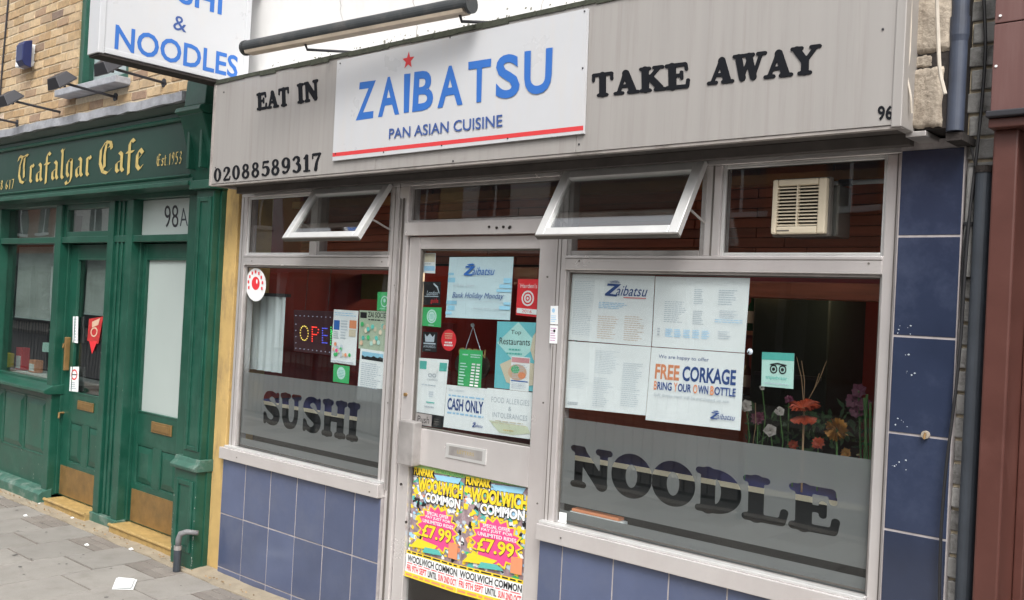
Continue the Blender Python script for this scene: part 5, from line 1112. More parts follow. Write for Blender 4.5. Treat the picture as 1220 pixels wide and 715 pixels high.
mb.build('petals', M_magp, g); MB().tube([tuple(fpos(1023, 466, 3.6)), tuple(fpos(1026, 560, 3.6))], .004, 6).build('stem', M_stem, g)
g = thing('bamboo_stems', 'three upright green stems at the right edge of the NOODLE window', 'plant', fpos(1032, 560))
for (x0, x1, y0) in ((1033, 1029, 470), (1030, 1034, 474), (1037, 1037, 480)): MB().tube([tuple(fpos(x0, y0, 3.5)), tuple(fpos(x1, 575, 3.5))], .005, 8).build('stem', M_stem, g)
g = thing('foliage_mass', 'dark leafy foliage filling in behind the flowers in the NOODLE window', 'plant', fpos(960, 560, 3.7)); g['kind'] = 'thing'; mb = MB()
for k in range(170):
    c = fpos(random.uniform(890, 1042), random.uniform(488, 545), random.uniform(3.6, 3.75)); d = Vector((random.gauss(0, 1), -.3, random.gauss(.6, .8))).normalized(); s_ = d.cross(Vector((0, 1, .2))).normalized()*random.uniform(.004, .010); L_ = random.uniform(.025, .06)
    mb.add([tuple(c), tuple(c+d*L_*.5+s_), tuple(c+d*L_), tuple(c+d*L_*.5-s_)], [(0, 1, 2, 3)])
mb.build('leaves', mat('dark_leaf', (.025, .06, .02), .5, 0, .4, 20), g)
for (x, y, r, mm, lb) in ((903, 498, .030, M_magp, 'dim magenta bloom low beside the corkage notice'), (940, 476, .020, M_magp, 'small dim magenta bloom left of the gerbera'), (975, 528, .028, M_gerb, 'small orange bloom below the golden chrysanthemum'), (1008, 540, .022, M_ygo, 'small yellow bloom low in front of the green stems'), (945, 530, .022, M_gerb, 'low orange bloom under the big gerbera')):
    g = thing('bloom', lb, 'flower', fpos(x, y, 3.6)); c = fpos(x, y, 3.6); mb = MB(); petal_ring(mb, c, 11, .002, r, r*.25, .4, .2); petal_ring(mb, c+Vector((0, -.004, 0)), 8, .002, r*.6, r*.2, .8, .5); mb.build('petals', mm, g); MB().tube([tuple(c), tuple(c+Vector((0, .01, -.2)))], .003, 5).build('stem', M_stem, g)
g = thing('dry_grass', 'thin dry twigs rising behind the orange gerbera', 'plant', fpos(955, 500, 3.6))
for (xa, ya, xb, yb) in ((949, 425, 957, 476), (955, 430, 958, 476), (985, 430, 962, 478), (976, 445, 961, 480), (900, 480, 897, 530)): MB().tube([tuple(fpos(xa, ya, 3.58)), tuple(fpos((xa+xb)/2+2, (ya+yb)/2, 3.58)), tuple(fpos(xb, yb, 3.58))], .0016, 5).build('twig', M_steml, g)

# ================================================================== VENT
vt = thing('ventilation_fan', 'cream square louvred vent in the upper right pane', 'vent', (0, 0, 0))
YV = 3.272; a = S(920.8, 214.2, YV); b = S(982, 278, YV); vx0, vz1, vx1, vz0 = a[0], a[1]-.001, b[0], b[1]; vt.location = ((vx0+vx1)/2, 3.3, vz0)
w = vx1-vx0; h = vz1-vz0
MB().box(vx0-.006, vx1+.006, 3.296, 3.326, vz0-.008, vz1+.006).build('gasket', M_gask, vt, .006)
MB().box(vx0+.012, vx1-.012, 3.292, 3.30, vz0+.012, vz1-.012).build('duct', M_void, vt)
framing('surround', M_vent, vt, vx0, vx1, vz0, vz1, YV, 3.30, (w*.10, w*.15, h*.14, h*.12), .006)
ix0, ix1, iz0, iz1 = vx0+w*.10, vx1-w*.15, vz0+h*.14, vz1-h*.12
for k in range(12):
    z = iz0+(iz1-iz0)*(k+.5)/12; MB().hexa([(ix0, YV+.004, z-.0045), (ix1, YV+.004, z-.0045), (ix1, YV+.022, z+.001), (ix0, YV+.022, z+.001), (ix0, YV+.004, z-.0005), (ix1, YV+.004, z-.0005), (ix1, YV+.022, z+.004), (ix0, YV+.022, z+.004)]).build('louvre', M_vent, vt)
MB().box((ix0+ix1)/2-.003, (ix0+ix1)/2+.003, YV+.001, YV+.02, iz0, iz1).build('centre_bar', M_vent, vt)
MB().box(vx0+w*.12, vx0+w*.35, YV-.001, YV+.001, vz0+h*.05, vz0+h*.07).build('maker_plate', M_gask, vt)
MB().box(vx0+.03, vx1+.02, 3.335, 3.45, vz0-.005, vz1-.02).build('inner_body', M_gask, vt, .006)

# ================================================================== NOTICES: right window
YP = YG+.006
c7 = lambda *p: [(660+x*.2938, 310+y*.2938) for x, y in p]
s = Sheet('menu_sheet', 'menu sheet headed with the blue Zaibatsu logo, upper left of the four papers', 'menu', c7((75, 55), (409, 64), (58, 323), (394, 350)), YP, M_paper)
s.lines(.04, .08, .3, .9, 30, M_greyl, .2); s.lines(.36, .05, .62, .40, 11, M_peach, .22); s.lines(.68, .05, .92, .42, 12, M_peach, .22); s.lines(.36, .50, .70, .60, 4, M_lbl, .35)
def logo(s, u0, v0, u1, v1, m=None, under=True):
    m = m or M_blue; w = u1-u0; h = v1-v0
    s.text('aibatsu', u0+w*.26, v0+h*.1, u1, v0+h*.85, m, bold=.0, shear=.35)
    s.poly([(u0+w*.05, v0+h*.95), (u0+w*.38, v0+h*.92), (u0+w*.12, v0+h*.2), (u0+w*.3, v0+h*.16), (u0+w*.28, v0+h*.02), (u0, v0+h*.06), (u0+w*.0, v0+h*.2), (u0+w*.22, v0+h*.78), (u0+w*.04, v0+h*.8)], m, 'emblem')
    s.poly([(u0+w*.08, v0+h*1.1), (u0+w*.28, v0+h*1.2), (u0+w*.36, v0+h*1.02), (u0+w*.15, v0+h*1.0)], m, 'emblem')
    if under: s.rect(u0+w*.45, v0-h*.05, u0+w*.98, v0+h*.0, M_red, 'underline')
logo(s, .43, .68, .93, .88, M_navy)
s = Sheet('menu_sheet', 'menu sheet with a row of small blue blocks, upper right of the four papers', 'menu', c7((412, 66), (795, 72), (397, 350), (773, 376)), YP-.001, M_paper)
for u0, v0, u1, v1, n in ((.12, .35, .36, .66, 11), (.44, .62, .54, .84, 8), (.44, .34, .56, .54, 8), (.70, .62, .9, .84, 7), (.72, .44, .92, .56, 5), (.72, .16, .86, .28, 4)): s.lines(u0, v0, u1, v1, n, M_greyl, .3)
for k in range(5): s.lines(.15+.10*k, .15, .235+.10*k, .27, 5, M_lbl, .5)
s.lines(.68, .38, .98, .44, 2, M_lbl, .3); s.lines(.06, .16, .10, .28, 3, M_grey)
s = Sheet('menu_sheet', 'menu sheet of narrow text columns, lower left of the four papers', 'menu', c7((58, 328), (394, 352), (40, 597), (371, 630)), YP, M_paper)
s.lines(.04, .3, .3, .55, 10, M_greyl, .2); s.lines(.36, .55, .66, .9, 14, M_greyl, .2); s.lines(.36, .06, .6, .5, 15, M_greyl, .2, ragged=.5); s.lines(.70, .1, .93, .75, 22, M_greyl, .2); s.lines(.05, .05, .2, .1, 2, M_grey); 
s = Sheet('corkage_notice', 'white FREE CORKAGE bring your own bottle notice, lower right of the papers', 'notice', c7((396, 353), (773, 379), (371, 648), (755, 691)), YP-.0015, M_paper)
s.text('We are happy to offer', .09, .845, .64, .91, M_navy); s.text('FREE', .065, .575, .335, .78, M_orange, bold=.03); s.text('CORKAGE', .37, .575, .93, .78, M_navy, bold=.03)
x = .065
for wd, w_ in (('BRING', .20), ('YOUR', .19), ('OWN', .16), ('BOTTLE', .26)):
    lw_ = w_/len(wd); s.text(wd[0], x, .425, x+lw_*.85, .545, M_orange, bold=.02); s.text(wd[1:], x+lw_, .43, x+w_, .54, M_navy, bold=.02); x += w_+.022
s.text('Soft drinks must still be purchased on site', .08, .33, .88, .385, M_grey); logo(s, .70, .11, .95, .21, M_navy, False)
X, Z = S(891, 419, YG-.02); hk2 = thing('suction_hook', 'tiny clear suction hook beside the menu papers', 'hook', (X, YG-.02, Z)); MB().tube([(X, YG-.004, Z), (X, YG-.012, Z)], [.012, .006], 14).build('cup', M_greyl, hk2); MB().tube([(X, YG-.012, Z), (X, YG-.018, Z-.006)], .003, 8).build('hook', M_dkm, hk2)
s = Sheet('review_sticker', 'mint green owl face review sticker in the NOODLE window', 'sticker', [(908, 419.5), (946.3, 421), (907, 460), (945, 463.5)], YP-.001, M_mint)
s.rect(.0, .78, 1, 1, M_teal); s.ring(.38, .52, .12, .13, .7, M_black); s.ring(.66, .52, .12, .13, .7, M_black); s.ell(.38, .52, .05, .05, M_black); s.ell(.66, .52, .05, .05, M_black); s.poly([(.25, .66), (.5, .71), (.8, .66), (.76, .63), (.5, .67), (.3, .63)], M_black); s.text('tripadvisor', .14, .20, .82, .33, M_teal); s.lines(.1, .07, .9, .14, 1, M_greyl)

# ================================================================== NOTICES: left window
s = Sheet('round_sticker', 'round white sticker with a red centre in the SUSHI window', 'sticker', [(293.4, 319.0), (317, 320), (292.5, 358), (316.3, 360)], YG-.006, M_white, shape='oval')
s.ell(.5, .54, .2, .2, M_pred); s.ell(.56, .6, .04, .07, M_white); 
for k in range(9):
    a = radians(200-k*27.5); s.rect(.5+.36*cos(a)-.035, .52+.36*sin(a)-.04, .5+.36*cos(a)+.035, .52+.36*sin(a)+.05, M_pred, 'lettering')
ld = thing('open_sign', 'LED sign spelling OPEN in coloured dots inside the SUSHI window', 'sign', (0, 0, 0)); YO = 3.42
cr = [S(*p, YO) for p in ((350, 369), (399, 371), (350, 418), (398, 424))]; ld.location = (cr[2][0], YO, cr[2][1]); fn = grid_quad(cr)
MB().hexa([(cr[2][0], YO, cr[2][1]), (cr[3][0], YO, cr[3][1]), (cr[3][0], YO+.02, cr[3][1]), (cr[2][0], YO+.02, cr[2][1]), (cr[0][0], YO, cr[0][1]), (cr[1][0], YO, cr[1][1]), (cr[1][0], YO+.02, cr[1][1]), (cr[0][0], YO+.02, cr[0][1])]).build('black_board', mat('led_board', (.05, .012, .016), .5), ld)
LE = {k: mat('led_'+k, c, .5, emit=e) for k, c, e in (('yellow', (1, .75, .15), .7), ('red', (1, .05, .03), 1.3), ('blue', (.10, .14, .9), .5), ('green', (.05, .9, .2), .7), ('white', (.5, .6, .8), .25))}
def dots(name, key, pts, r=.0034):
    mb = MB()
    for u, v in pts:
        q = fn(u, v); mb.add([(q[0]+r*cos(2*pi*i/6), YO-.003, q[1]+r*sin(2*pi*i/6)) for i in range(6)]+[(q[0]+r*cos(2*pi*i/6), YO+.001, q[1]+r*sin(2*pi*i/6)) for i in range(6)], [tuple(range(6))]+[(i, i+6, (i+1) % 6+6, (i+1) % 6) for i in range(6)])
    o = mb.build(name, LE[key], ld); o['kind'] = 'stuff'
dots('light_dots', 'yellow', [(.27+.10*cos(2*pi*i/16), .45+.17*sin(2*pi*i/16)) for i in range(16)])
dots('light_dots', 'red', [(.47, .28+.055*i) for i in range(7)]+[(.50+.035*i, .61) for i in range(3)]+[(.50+.035*i, .44) for i in range(3)]+[(.61, .49), (.62, .56)])
dots('light_dots', 'blue', [(.72, .27+.055*i) for i in range(7)]+[(.755+.035*i, v) for i in range(3) for v in (.27, .44, .60)])
dots('light_dots', 'green', [(.92, .25+.055*i) for i in range(8)]+[(.94+.01*i, .55-.05*i) for i in range(3)])
dots('border_dots', 'white', [(.06+.105*i, v) for i in range(9) for v in (.07, .86)]+[(.06, .2+.15*i) for i in range(4)], .0026)
for u in (.25, .8):
    q = fn(u, 1); MB().tube([(q[0], YO+.01, q[1]), (q[0]+.0, YO+.02, q[1]+.25)], .0015, 5).build('hanging_wire', M_dkm, ld)
s = Sheet('flyer', 'colourful flyer with blue and orange blocks in the SUSHI window', 'flyer', [(397.9, 368.6), (427, 370.5), (394, 431.5), (423.5, 435.5)], YP, M_paper)
s.lines(.05, .88, .95, .96, 2, M_lbl, .4); s.rect(.04, .62, .28, .8, M_blue); s.lines(.34, .45, .62, .82, 7, M_greyl); s.rect(.68, .67, .96, .82, M_orange); s.rect(.68, .52, .95, .65, M_skin); s.lines(.06, .45, .28, .6, 4, M_grey)
for k in range(14): u = .08+.84*random.random(); v = .1+.27*random.random(); s.ell(u, v, .05, .035, random.choice((M_peach, M_pink, M_pgreen, M_skin, M_orange, M_greyl)), 'picture')
s.rect(.05, .03, .95, .05, M_grey)
s = Sheet('leaflet', 'sage green leaflet headed ZAI SOCIETY in the SUSHI window', 'leaflet', [(428.5, 369.5), (466, 371.5), (427, 415), (464.5, 420)], YP+.0015, mat('sage_paper', (.42, .50, .38), .7))
s.rect(.03, .80, .24, .95, M_black); s.text('ZAI SOCIETY', .28, .83, .99, .97, M_black, bold=.02); s.lines(.3, .74, .98, .8, 1, M_black, .5)
for k in range(16): u = .1+.8*random.random(); v = .15+.5*random.random(); s.ell(u, v, .05, .06, random.choice((M_skin, M_teal, M_peach, M_pgreen, M_mint)), 'picture')
s = Sheet('letter_page', 'white page with a skyline photo at its head in the SUSHI window', 'notice', [(429.5, 415), (459.5, 419.5), (425, 476), (455.5, 481.5)], YP-.001, M_paper)
s.rect(.08, .85, .92, .95, M_cyan); s.poly([(.08, .80), (.92, .80), (.92, .87), (.8, .89), (.7, .86), (.55, .89), (.45, .86), (.3, .87), (.2, .85), (.08, .88)], M_black, 'picture'); s.lines(.1, .25, .9, .75, 13, M_greyl, .35)
s = Sheet('green_card', 'small green card with white tree mark at the top right of the SUSHI window', 'card', [(450, 348), (467.5, 348), (449, 370), (466.5, 371.5)], YP-.001, M_pgreen); s.ring(.5, .5, .25, .3, .8, M_mint); s.ell(.5, .55, .08, .1, M_mint); s.lines(.2, .08, .8, .16, 1, M_mint)
s = Sheet('green_card', 'small green card with white oval below the colourful flyer', 'card', [(397.5, 434), (416.5, 436.5), (396.5, 454.5), (415.5, 457.5)], YP-.0015, M_pgreen); s.ell(.5, .55, .26, .36, M_mint); s.lines(.3, .3, .7, .75, 5, M_teal, .3, center=True)

# ================================================================== NOTICES: door glass
YN = 3.352
c5b = lambda *p: [(485+x*.1889, 295+y*.1889) for x, y in p]
c6b = lambda *p: [(485+x*.1818, 400+y*.1818) for x, y in p]
s = Sheet('holiday_notice', 'large pale blue handwritten bank holiday notice on the door glass', 'notice', c5b((268, 60), (672, 58), (243, 440), (648, 458)), YN-.002, M_paperb)
for (u0, v0, u1, v1) in ((.0, .58, .12, .66), (.0, .70, .09, .74), (.02, .12, .14, .2), (.0, .22, .17, .28), (.0, .05, .1, .1), (.82, .5, 1, .56), (.78, .44, 1, .48), (.88, .58, 1, .66), (.84, .16, 1, .22), (.9, .24, 1, .28)): s.rect(u0, v0, u1, v1, M_cyan)
logo(s, .26, .69, .74, .86, M_blue, False); s.text('will be open', .10, .50, .44, .56, M_grey, shear=.3); s.text('Bank Holiday Monday', .10, .30, .90, .42, M_navy, shear=.3); s.rect(.1, .28, .9, .285, M_grey, 'underline'); s.text('Normal hours apply', .45, .14, .85, .19, M_grey, shear=.2)
s = Sheet('guide_sticker', 'red guide sticker with white rings, top right of the door glass', 'sticker', c5b((700, 198), (840, 200), (685, 425), (826, 440)), YN, M_pred)
s.text("Harden's", .14, .76, .88, .88, M_white); s.ring(.5, .48, .28, .21, .78, M_white); s.ring(.5, .48, .16, .12, .6, M_white); s.ell(.5, .48, .05, .035, M_white); s.rect(.05, .06, .95, .20, M_paper); s.text('2016', .28, .09, .72, .17, M_pred)
s = Sheet('card', 'small cream and blue card in the top left corner of the door glass', 'card', c5b((108, 35), (180, 35), (105, 160), (177, 163)), YN, M_paper); s.rect(.05, .55, .95, .97, M_skin); s.rect(.05, .12, .95, .36, M_lbl); s.lines(.1, .4, .9, .52, 1, M_grey)
s = Sheet('black_sticker', 'black sticker with white arc and red word, upper left of the door glass', 'sticker', c5b((105, 215), (212, 215), (102, 362), (208, 366)), YN, M_black)
s.text('London', .2, .42, .85, .62, M_greyl, shear=.2); s.rect(.08, .36, .9, .39, M_greyl, 'underline'); s.text('guide', .45, .05, .9, .3, M_pred)
s.poly([(.6, .95), (.85, .8), (.97, .5), (.93, .5), (.8, .74), (.6, .88)], M_greyl)
s = Sheet('green_sticker', 'green sticker with a white oval on the left of the door glass', 'sticker', c5b((100, 376), (217, 378), (94, 493), (212, 503)), YN, M_pgreen); s.ell(.5, .53, .26, .36, M_mint); s.ring(.5, .53, .2, .28, .9, M_pgreen); s.lines(.36, .4, .64, .66, 4, M_teal, .3, center=True); s.rect(.35, .05, .65, .09, M_mint)
s = Sheet('black_sticker', 'black sticker with white crown mark left of the red oval', 'sticker', c5b((100, 530), (190, 535), (95, 655), (186, 660)), YN, M_black)
s.poly([(.15, .9), (.3, .75), (.5, .92), (.7, .75), (.85, .9), (.8, .5), (.2, .5)], M_greyl); s.rect(.08, .38, .92, .45, M_greyl); s.text('AWARDS', .08, .2, .92, .33, M_greyl); s.lines(.25, .06, .75, .12, 1, M_grey)
s = Sheet('red_sticker', 'red oval sticker beside the crown sticker on the door glass', 'sticker', c5b((217, 515), (310, 518), (215, 650), (308, 654)), YN, M_pred, shape='oval'); s.lines(.22, .55, .78, .85, 3, M_peach, .5, center=True, ragged=.2); s.lines(.15, .2, .85, .45, 2, M_white, .6, center=True)
oh = thing('hanging_open_sign', 'dark wooden board lettered OPEN hanging on a cord behind the door', 'sign', (0, 0, 0)); YH = 3.40
c = S(562, 428, YH); oh.location = (c[0], YH, c[1]-.12)
n = 24; MB().add([(c[0]+.115*cos(2*pi*i/n), y, c[1]-.03+.075*sin(2*pi*i/n)) for y in (YH, YH+.012) for i in range(n)], [tuple(range(n)), tuple(range(n, 2*n))[::-1]]+[(i, n+i, n+(i+1) % n, (i+1) % n) for i in range(n)]).build('board', mat('dark_board', (.03, .015, .012), .5), oh)
vs, fs = text_geo('OPEN', .015); a = S(546, 421, YH-.002); b = S(579, 410, YH-.002); MB().add([(a[0]+(b[0]-a[0])*u, YH-.0015, a[1]-.012+.042*v) for u, v in vs], fs).build('lettering', mat('dull_gold_letters', (.30, .20, .08), .5), oh)
t_ = S(563, 389, YH)
for dx_ in (-.055, .06): MB().tube([(t_[0], YH+.004, t_[1]), (c[0]+dx_, YH+.004, c[1]+.03)], .0016, 5).build('cord', M_greyl, oh)
MB().tube([(t_[0], YH+.004, t_[1]+.008), (t_[0], YH-.004, t_[1]+.004)], .01, 8).build('hook', M_greyl, oh)
s = Sheet('hours_card', 'tall green opening hours card below the hanging OPEN board', 'card', c6b((345, 88), (495, 98), (330, 325), (483, 345)), YN, M_pgreen)
s.lines(.15, .82, .4, .9, 1, M_mint); s.lines(.5, .78, .95, .9, 2, M_mint, .5, ragged=.1)
for k in range(8): s.rect(.08, .60-.08*k, .08+random.uniform(.2, .34), .63-.08*k, M_mint, 'small_print'); s.rect(.58, .595-.08*k, .73, .64-.08*k, M_white, 'small_print'); s.rect(.79, .595-.08*k, .94, .64-.08*k, M_white, 'small_print')
s = Sheet('restaurant_poster', 'turquoise Top Restaurants poster with a plate of food on the door', 'poster', [(592.7, 383), (643.7, 384.5), (588.6, 462), (638.6, 467)], YN, mat('turquoise_print', (.16, .50, .56), .5, 0, .08, 6))
s.poly([(.5, 1), (.98, .68), (.5, .38), (.02, .68)], mat('pale_turquoise_print', (.42, .68, .66), .5)); s.text('Top', .34, .80, .58, .88, M_black); s.text('Restaurants', .08, .66, .80, .76, M_black); s.lines(.25, .50, .65, .62, 2, M_teal, .4, center=True)
s.poly([(.12, .36), (.42, .46), (.95, .40), (1, .1), (.6, .05), (.3, .1)], M_skin, 'plate'); s.poly([(1, .95), (.86, .8), (.82, .6), (.9, .46), (1, .44)], M_skin, 'plate'); s.ell(.55, .26, .22, .12, M_peach, 'food'); s.ell(.5, .3, .1, .06, M_pgreen, 'food'); s.ell(.66, .22, .09, .05, M_orange, 'food')
s = Sheet('slip', 'small white slip with a pink heading over the Top Restaurants poster', 'notice', c6b((685, 135), (806, 145), (672, 355), (795, 368)), YN-.0025, M_paper); s.rect(.02, .83, .98, .98, mat('print_rose', (.62, .30, .32), .6)); s.lines(.1, .35, .9, .78, 9, M_greyl, .35); s.rect(.05, .27, .95, .30, M_blue); s.lines(.1, .05, .9, .24, 4, M_greyl, .35)
s = Sheet('certificate', 'white certificate with green corner flashes, lower left of the door glass', 'certificate', c6b((78, 145), (272, 158), (63, 500), (240, 528)), YN-.001, M_paper)
s.rect(.04, .80, .28, .95, M_teal); s.rect(.72, .79, .97, .94, M_teal); s.ell(.5, .85, .22, .14, M_white); s.ring(.42, .70, .07, .035, .6, M_grey); s.ring(.57, .70, .07, .035, .6, M_grey); s.text('tripadvisor', .32, .60, .72, .645, M_grey); s.lines(.15, .5, .85, .54, 1, M_greyl); s.lines(.4, .3, .6, .42, 3, M_greyl, center=True); s.rect(.35, .2, .65, .22, M_teal); s.lines(.3, .1, .7, .16, 1, M_grey)
s = Sheet('cash_notice', 'white CASH ONLY notice at the foot of the door glass', 'notice', c6b((260, 320), (526, 348), (237, 598), (520, 642)), YN-.002, M_paper)
s.text('Dear customers', .07, .86, .45, .92, M_greyl); s.lines(.07, .73, .93, .79, 1, M_lbl, .6, ragged=0); s.text('CASH ONLY', .06, .42, .92, .70, M_navy, bold=.03); s.lines(.07, .32, .93, .39, 1, M_lbl, .6, ragged=0); logo(s, .68, .10, .92, .2, M_navy, False)
s = Sheet('allergy_notice', 'white food allergies and intolerances notice beside the cash notice', 'notice', c6b((526, 342), (838, 374), (516, 640), (818, 680)), YN-.0015, M_paper)
s.text('FOOD ALLERGIES', .10, .70, .90, .82, M_grey, space=1.1); s.text('&', .47, .55, .54, .64, M_grey); s.text('INTOLERANCES', .14, .38, .88, .49, M_grey, space=1.1); s.poly([(.06, .3), (.9, .26), (.96, .12), (.6, .04), (.3, .06)], mat('pale_yellow_print', (.62, .66, .50), .6)); s.lines(.08, .24, .92, .33, 2, M_skin, .4, center=True); s.lines(.35, .1, .65, .15, 1, M_gold, center=True)
s = Sheet('push_plate', 'small grey plate lettered Push at the lower left of the door glass', 'sign', c6b((57, 505), (163, 520), (52, 580), (158, 595)), 3.336, M_alud); s.text('Push', .14, .2, .86, .8, M_black)
s = Sheet('black_sticker', 'plain black square sticker right of the Push plate', 'sticker', c6b((168, 522), (236, 530), (163, 598), (232, 606)), YN, M_black); s.lines(.2, .2, .8, .8, 3, M_gask)
s = Sheet('frame_sticker', 'small white and blue sticker on the frame right of the door', 'sticker', [(656, 364.5), (665, 364.5), (655.5, 386), (664.5, 386.5)], 3.297, M_paper); s.lines(.1, .1, .9, .5, 4, M_lbl); s.ell(.4, .75, .2, .12, M_lbl)
s = Sheet('frame_sticker', 'small white and pink sticker on the frame below the blue one', 'sticker', [(655.5, 387.5), (664.5, 388), (654.5, 409), (663.5, 409.5)], 3.297, M_paper); s.lines(.1, .1, .9, .9, 6, mat('print_lilac', (.55, .3, .5), .6)); s.ell(.6, .7, .15, .08, M_black)

# fair posters behind the lower door glass
def fair_poster(label, px, cut):
    Y = 3.338
    s = Sheet('fair_poster', label, 'poster', px, Y, M_paper)
    s.rect(0, .22, 1, 1, mat('poster_ground', (.30, .22, .24), .6, 0, .5, 30))
    inks = [M_mag, M_cyan, M_orange, M_pgreen, M_white, M_black, M_yellow, M_greyl, M_grey, M_teal, M_yellow, M_black, M_lbl, M_white, M_yellow]
    for q, ink in enumerate(inks):
        mb = MB()
        for k in range(34):
            u = random.uniform(.01, .99); v = random.uniform(.24, .93); a = random.uniform(0, pi); L_ = random.uniform(.018, .065); y = Y-.0003-.00012*q-.000004*k
            P = [s.fn(min(max(u+L_*random.uniform(.4, 1.3)*cos(a+i*1.25), 0), 1), min(max(v+L_*.55*random.uniform(.3, 1.3)*sin(a+i*1.25), .22), .99)) for i in range(5)]
            mb.add([(p[0], y, p[1]) for p in P], [(0, 1, 2, 3, 4)])
        mb.build('ride_picture', ink, s.root)['kind'] = 'stuff'
    s.k = 5
    s.rect(.0, .955, 1, 1, mat('print_lime', (.35, .55, .18), .6)); s.rect(.0, .90, .42, .965, M_black); s.text('FUNPARK', .02, .905, .42, .975, M_yellow, bold=.05)
    s.text('EXTRAVAGANZA', .46, .955, .98, .985, M_pgreen); s.poly([(.42, .94), (.95, .95), (.9, .90), (.5, .89)], M_cyan)
    def outl(t, u0, v0, u1, v1, m):
        s.text(t, u0-.012, v0-.008, u1+.008, v1+.004, M_black, bold=.08); s.text(t, u0, v0, u1, v1, m, bold=.05)
    outl('WOOLWICH', .12, .775, .99, .895, M_yellow); outl('COMMON', .28, .69, .96, .775, M_white)
    s.star(.55, .48, .42, .215, 16, .80, M_yellow, name='starburst'); s.star(.55, .48, .38, .195, 16, .80, M_pink, name='starburst')
    s.text('SPECIAL OFFER', .34, .585, .76, .615, M_white, bold=.02); s.text('PAY JUST FOR', .32, .548, .8, .578, M_white, bold=.02); s.text('UNLIMITED RIDES', .27, .512, .86, .542, M_white, bold=.02)
    s.text('\u00a37.99', .262, .378, .848, .504, M_black, bold=.05); s.text('\u00a37.99', .27, .385, .84, .50, M_yellow, bold=.03); s.rect(.8, .27, .97, .40, M_orange)
    s.poly([(.05, .27), (.5, .29), (.6, .34), (.2, .36)], M_yellow); s.poly([(.3, .25), (.7, .27), (.6, .31), (.35, .3)], M_teal)
    s.rect(0, .205, 1, .235, M_yellow); s.lines(.02, .21, .98, .232, 1, M_black, .6, ragged=0)
    s.rect(0, .0, 1, .205, M_white); s.text('WOOLWICH COMMON', .03, .135, .99, .195, M_black, bold=.03); s.lines(.03, .12, .97, .13, 1, M_pred, .7, ragged=0)
    s.text('FRI 9TH SEPT', .03, .055, .42, .11, M_pred, bold=.02); s.text('UNTIL', .45, .055, .62, .11, M_black, bold=.02); s.text('SUN 2ND OCT', .65, .055, .99, .11, M_pred, bold=.02)
    s.rect(0, 0, 1, .045, M_yellow); s.lines(.02, .01, .98, .035, 1, M_orange, .7, ragged=0)
random.seed(31)
fair_poster('left Woolwich Common fair poster in the lower door glass', [(493.5, 552.5), (554.3, 563.5), (484.4, 685.6), (545.5, 706)], 1)
fair_poster('right Woolwich Common fair poster in the lower door glass', [(554.8, 563.5), (632, 574.5), (546, 706), (623, 727)], 0)

# ================================================================== THE OTHER SIDE OF THE STREET (seen in the glass)
def terrace(name, label, x0, x1, h, m, shop, seed):
    random.seed(seed); t = thing(name, label, 'building', ((x0+x1)/2, -10, 0)); Yf = -11.5
    MB().box(x0+.01, x1-.01, -18, Yf, 3.1, h).build('wall', m, t); MB().box(x0+.01, x1-.01, -18, Yf-.3, 0, 3.1).build('shop_back', M_oppd, t)
    MB().box(x0+.02, x1-.02, Yf-.3, Yf+.12, 2.5, 3.1).build('shop_fascia', shop, t); MB().box(x0, x1, -18, Yf+.25, h, h+.25).build('parapet', M_conc, t)
    n = max(2, int((x1-x0)/2.2))
    for i in range(n):
        cx = x0+(x1-x0)*(i+.5)/n
        for z in (4.0, 6.7):
            if z+1.6 > h: continue
            MB().box(cx-.5, cx+.5, Yf-.1, Yf+.03, z, z+1.6).build('window', M_oppw, t); MB().box(cx-.6, cx+.6, Yf, Yf+.12, z-.12, z-.005).build('sill', M_white, t)
            MB().box(cx-.03, cx+.03, Yf+.031, Yf+.06, z, z+1.6).build('glazing_bar', M_white, t)
        MB().box(cx-.85, cx+.85, Yf-.28, Yf-.2, .6, 2.3).build('shop_pane', M_oppw, t); MB().box(cx+.9, cx+1.05, Yf-.29, Yf-.1, 0, 2.5).build('shop_post', M_white if i % 2 else shop, t)
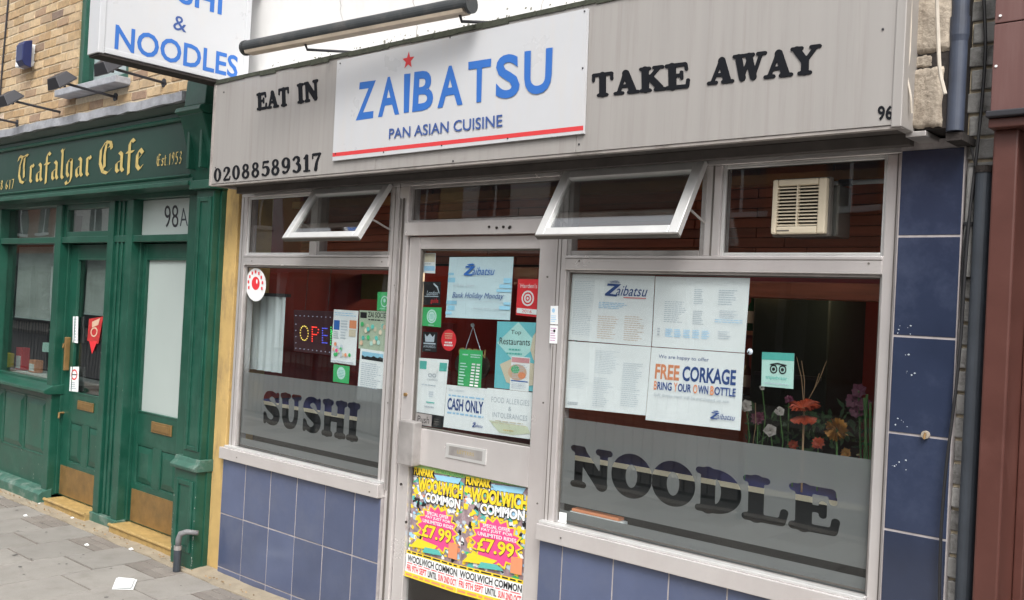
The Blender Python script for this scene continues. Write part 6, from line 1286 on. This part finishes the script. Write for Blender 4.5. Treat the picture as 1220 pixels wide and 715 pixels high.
bs = [(-52, -43, 6.4, M_oppr, M_oppd), (-43, -35, 6.6, M_conc, M_oppd), (-35, -26, 6.2, M_conc, M_greend), (-26, -18, 6.5, M_ochre, M_oppd), (-18, -11, 6.2, M_conc, M_rbrown), (-11, -4, 6.3, M_oppr, M_oppd), (-4, 4, 6.5, M_conc, M_oppd), (4, 12, 6.2, M_oppr, M_oppd)]
nm = ['red brick terrace house farthest down the street', 'white rendered house with dark shopfront far down the street', 'white house with green shop fascia opposite the cafe', 'ochre rendered house across the street', 'white house with red brown shop fascia across the street', 'red brick house across the street left of the camera', 'white rendered house directly behind the camera', 'red brick house at the near end of the street']
for i, (b, l) in enumerate(zip(bs, nm)): terrace('terrace_house', l, *b, 60+i)
gr = thing('guard_rail', 'grey pedestrian guard rail along the kerb', 'railing', (-12, -.9, 0))
for k in range(9): MB().box(-20+k*2, -19.95+k*2, -.93, -.88, 0, 1.05).build('post', M_pipe2, gr)
MB().box(-20, -4, -.92, -.89, .99, 1.03).build('rail', M_pipe2, gr); MB().box(-20, -4, -.92, -.89, .12, .15).build('rail', M_pipe2, gr)
bars = MB()
for k in range(140): bars.box(-19.9+k*.113, -19.888+k*.113, -.912, -.9, .15, .99)
bars.build('bars', M_pipe2, gr)['kind'] = 'stuff'

# the next building down the street, past the cafe
nb_ = thing('terrace_house', 'plain brick terrace house beyond the far end of the cafe', 'building', (-17, 3.5, 0))
MB().box(-24, -12.02, 3.45, 9, 3.0, 6.6).build('wall', M_oppr, nb_); MB().box(-24, -11.98, 3.2, 9, 2.6, 2.99).build('shop_fascia', M_oppd, nb_)
for k in range(5):
    x = -23.2+2.3*k; MB().box(x, x+1.9, 3.5, 3.53, .6, 2.55).build('shop_pane', M_oppw, nb_); MB().box(x-.2, x-.02, 3.35, 3.6, 0, 2.58).build('shop_post', M_white, nb_)
    MB().box(x+.4, x+1.4, 3.41, 3.448, 3.9, 5.4).build('window', M_oppw, nb_); MB().box(x+.3, x+1.5, 3.35, 3.448, 3.78, 3.895).build('sill', M_white, nb_)
MB().box(-24, -11.1, 3.5, 3.6, 0, .58).build('stall_riser', M_oppd, nb_); MB().box(-12.01, -10.96, 3.45, 3.9, 0, 2.9).build('end_pier', M_brick, nb_)
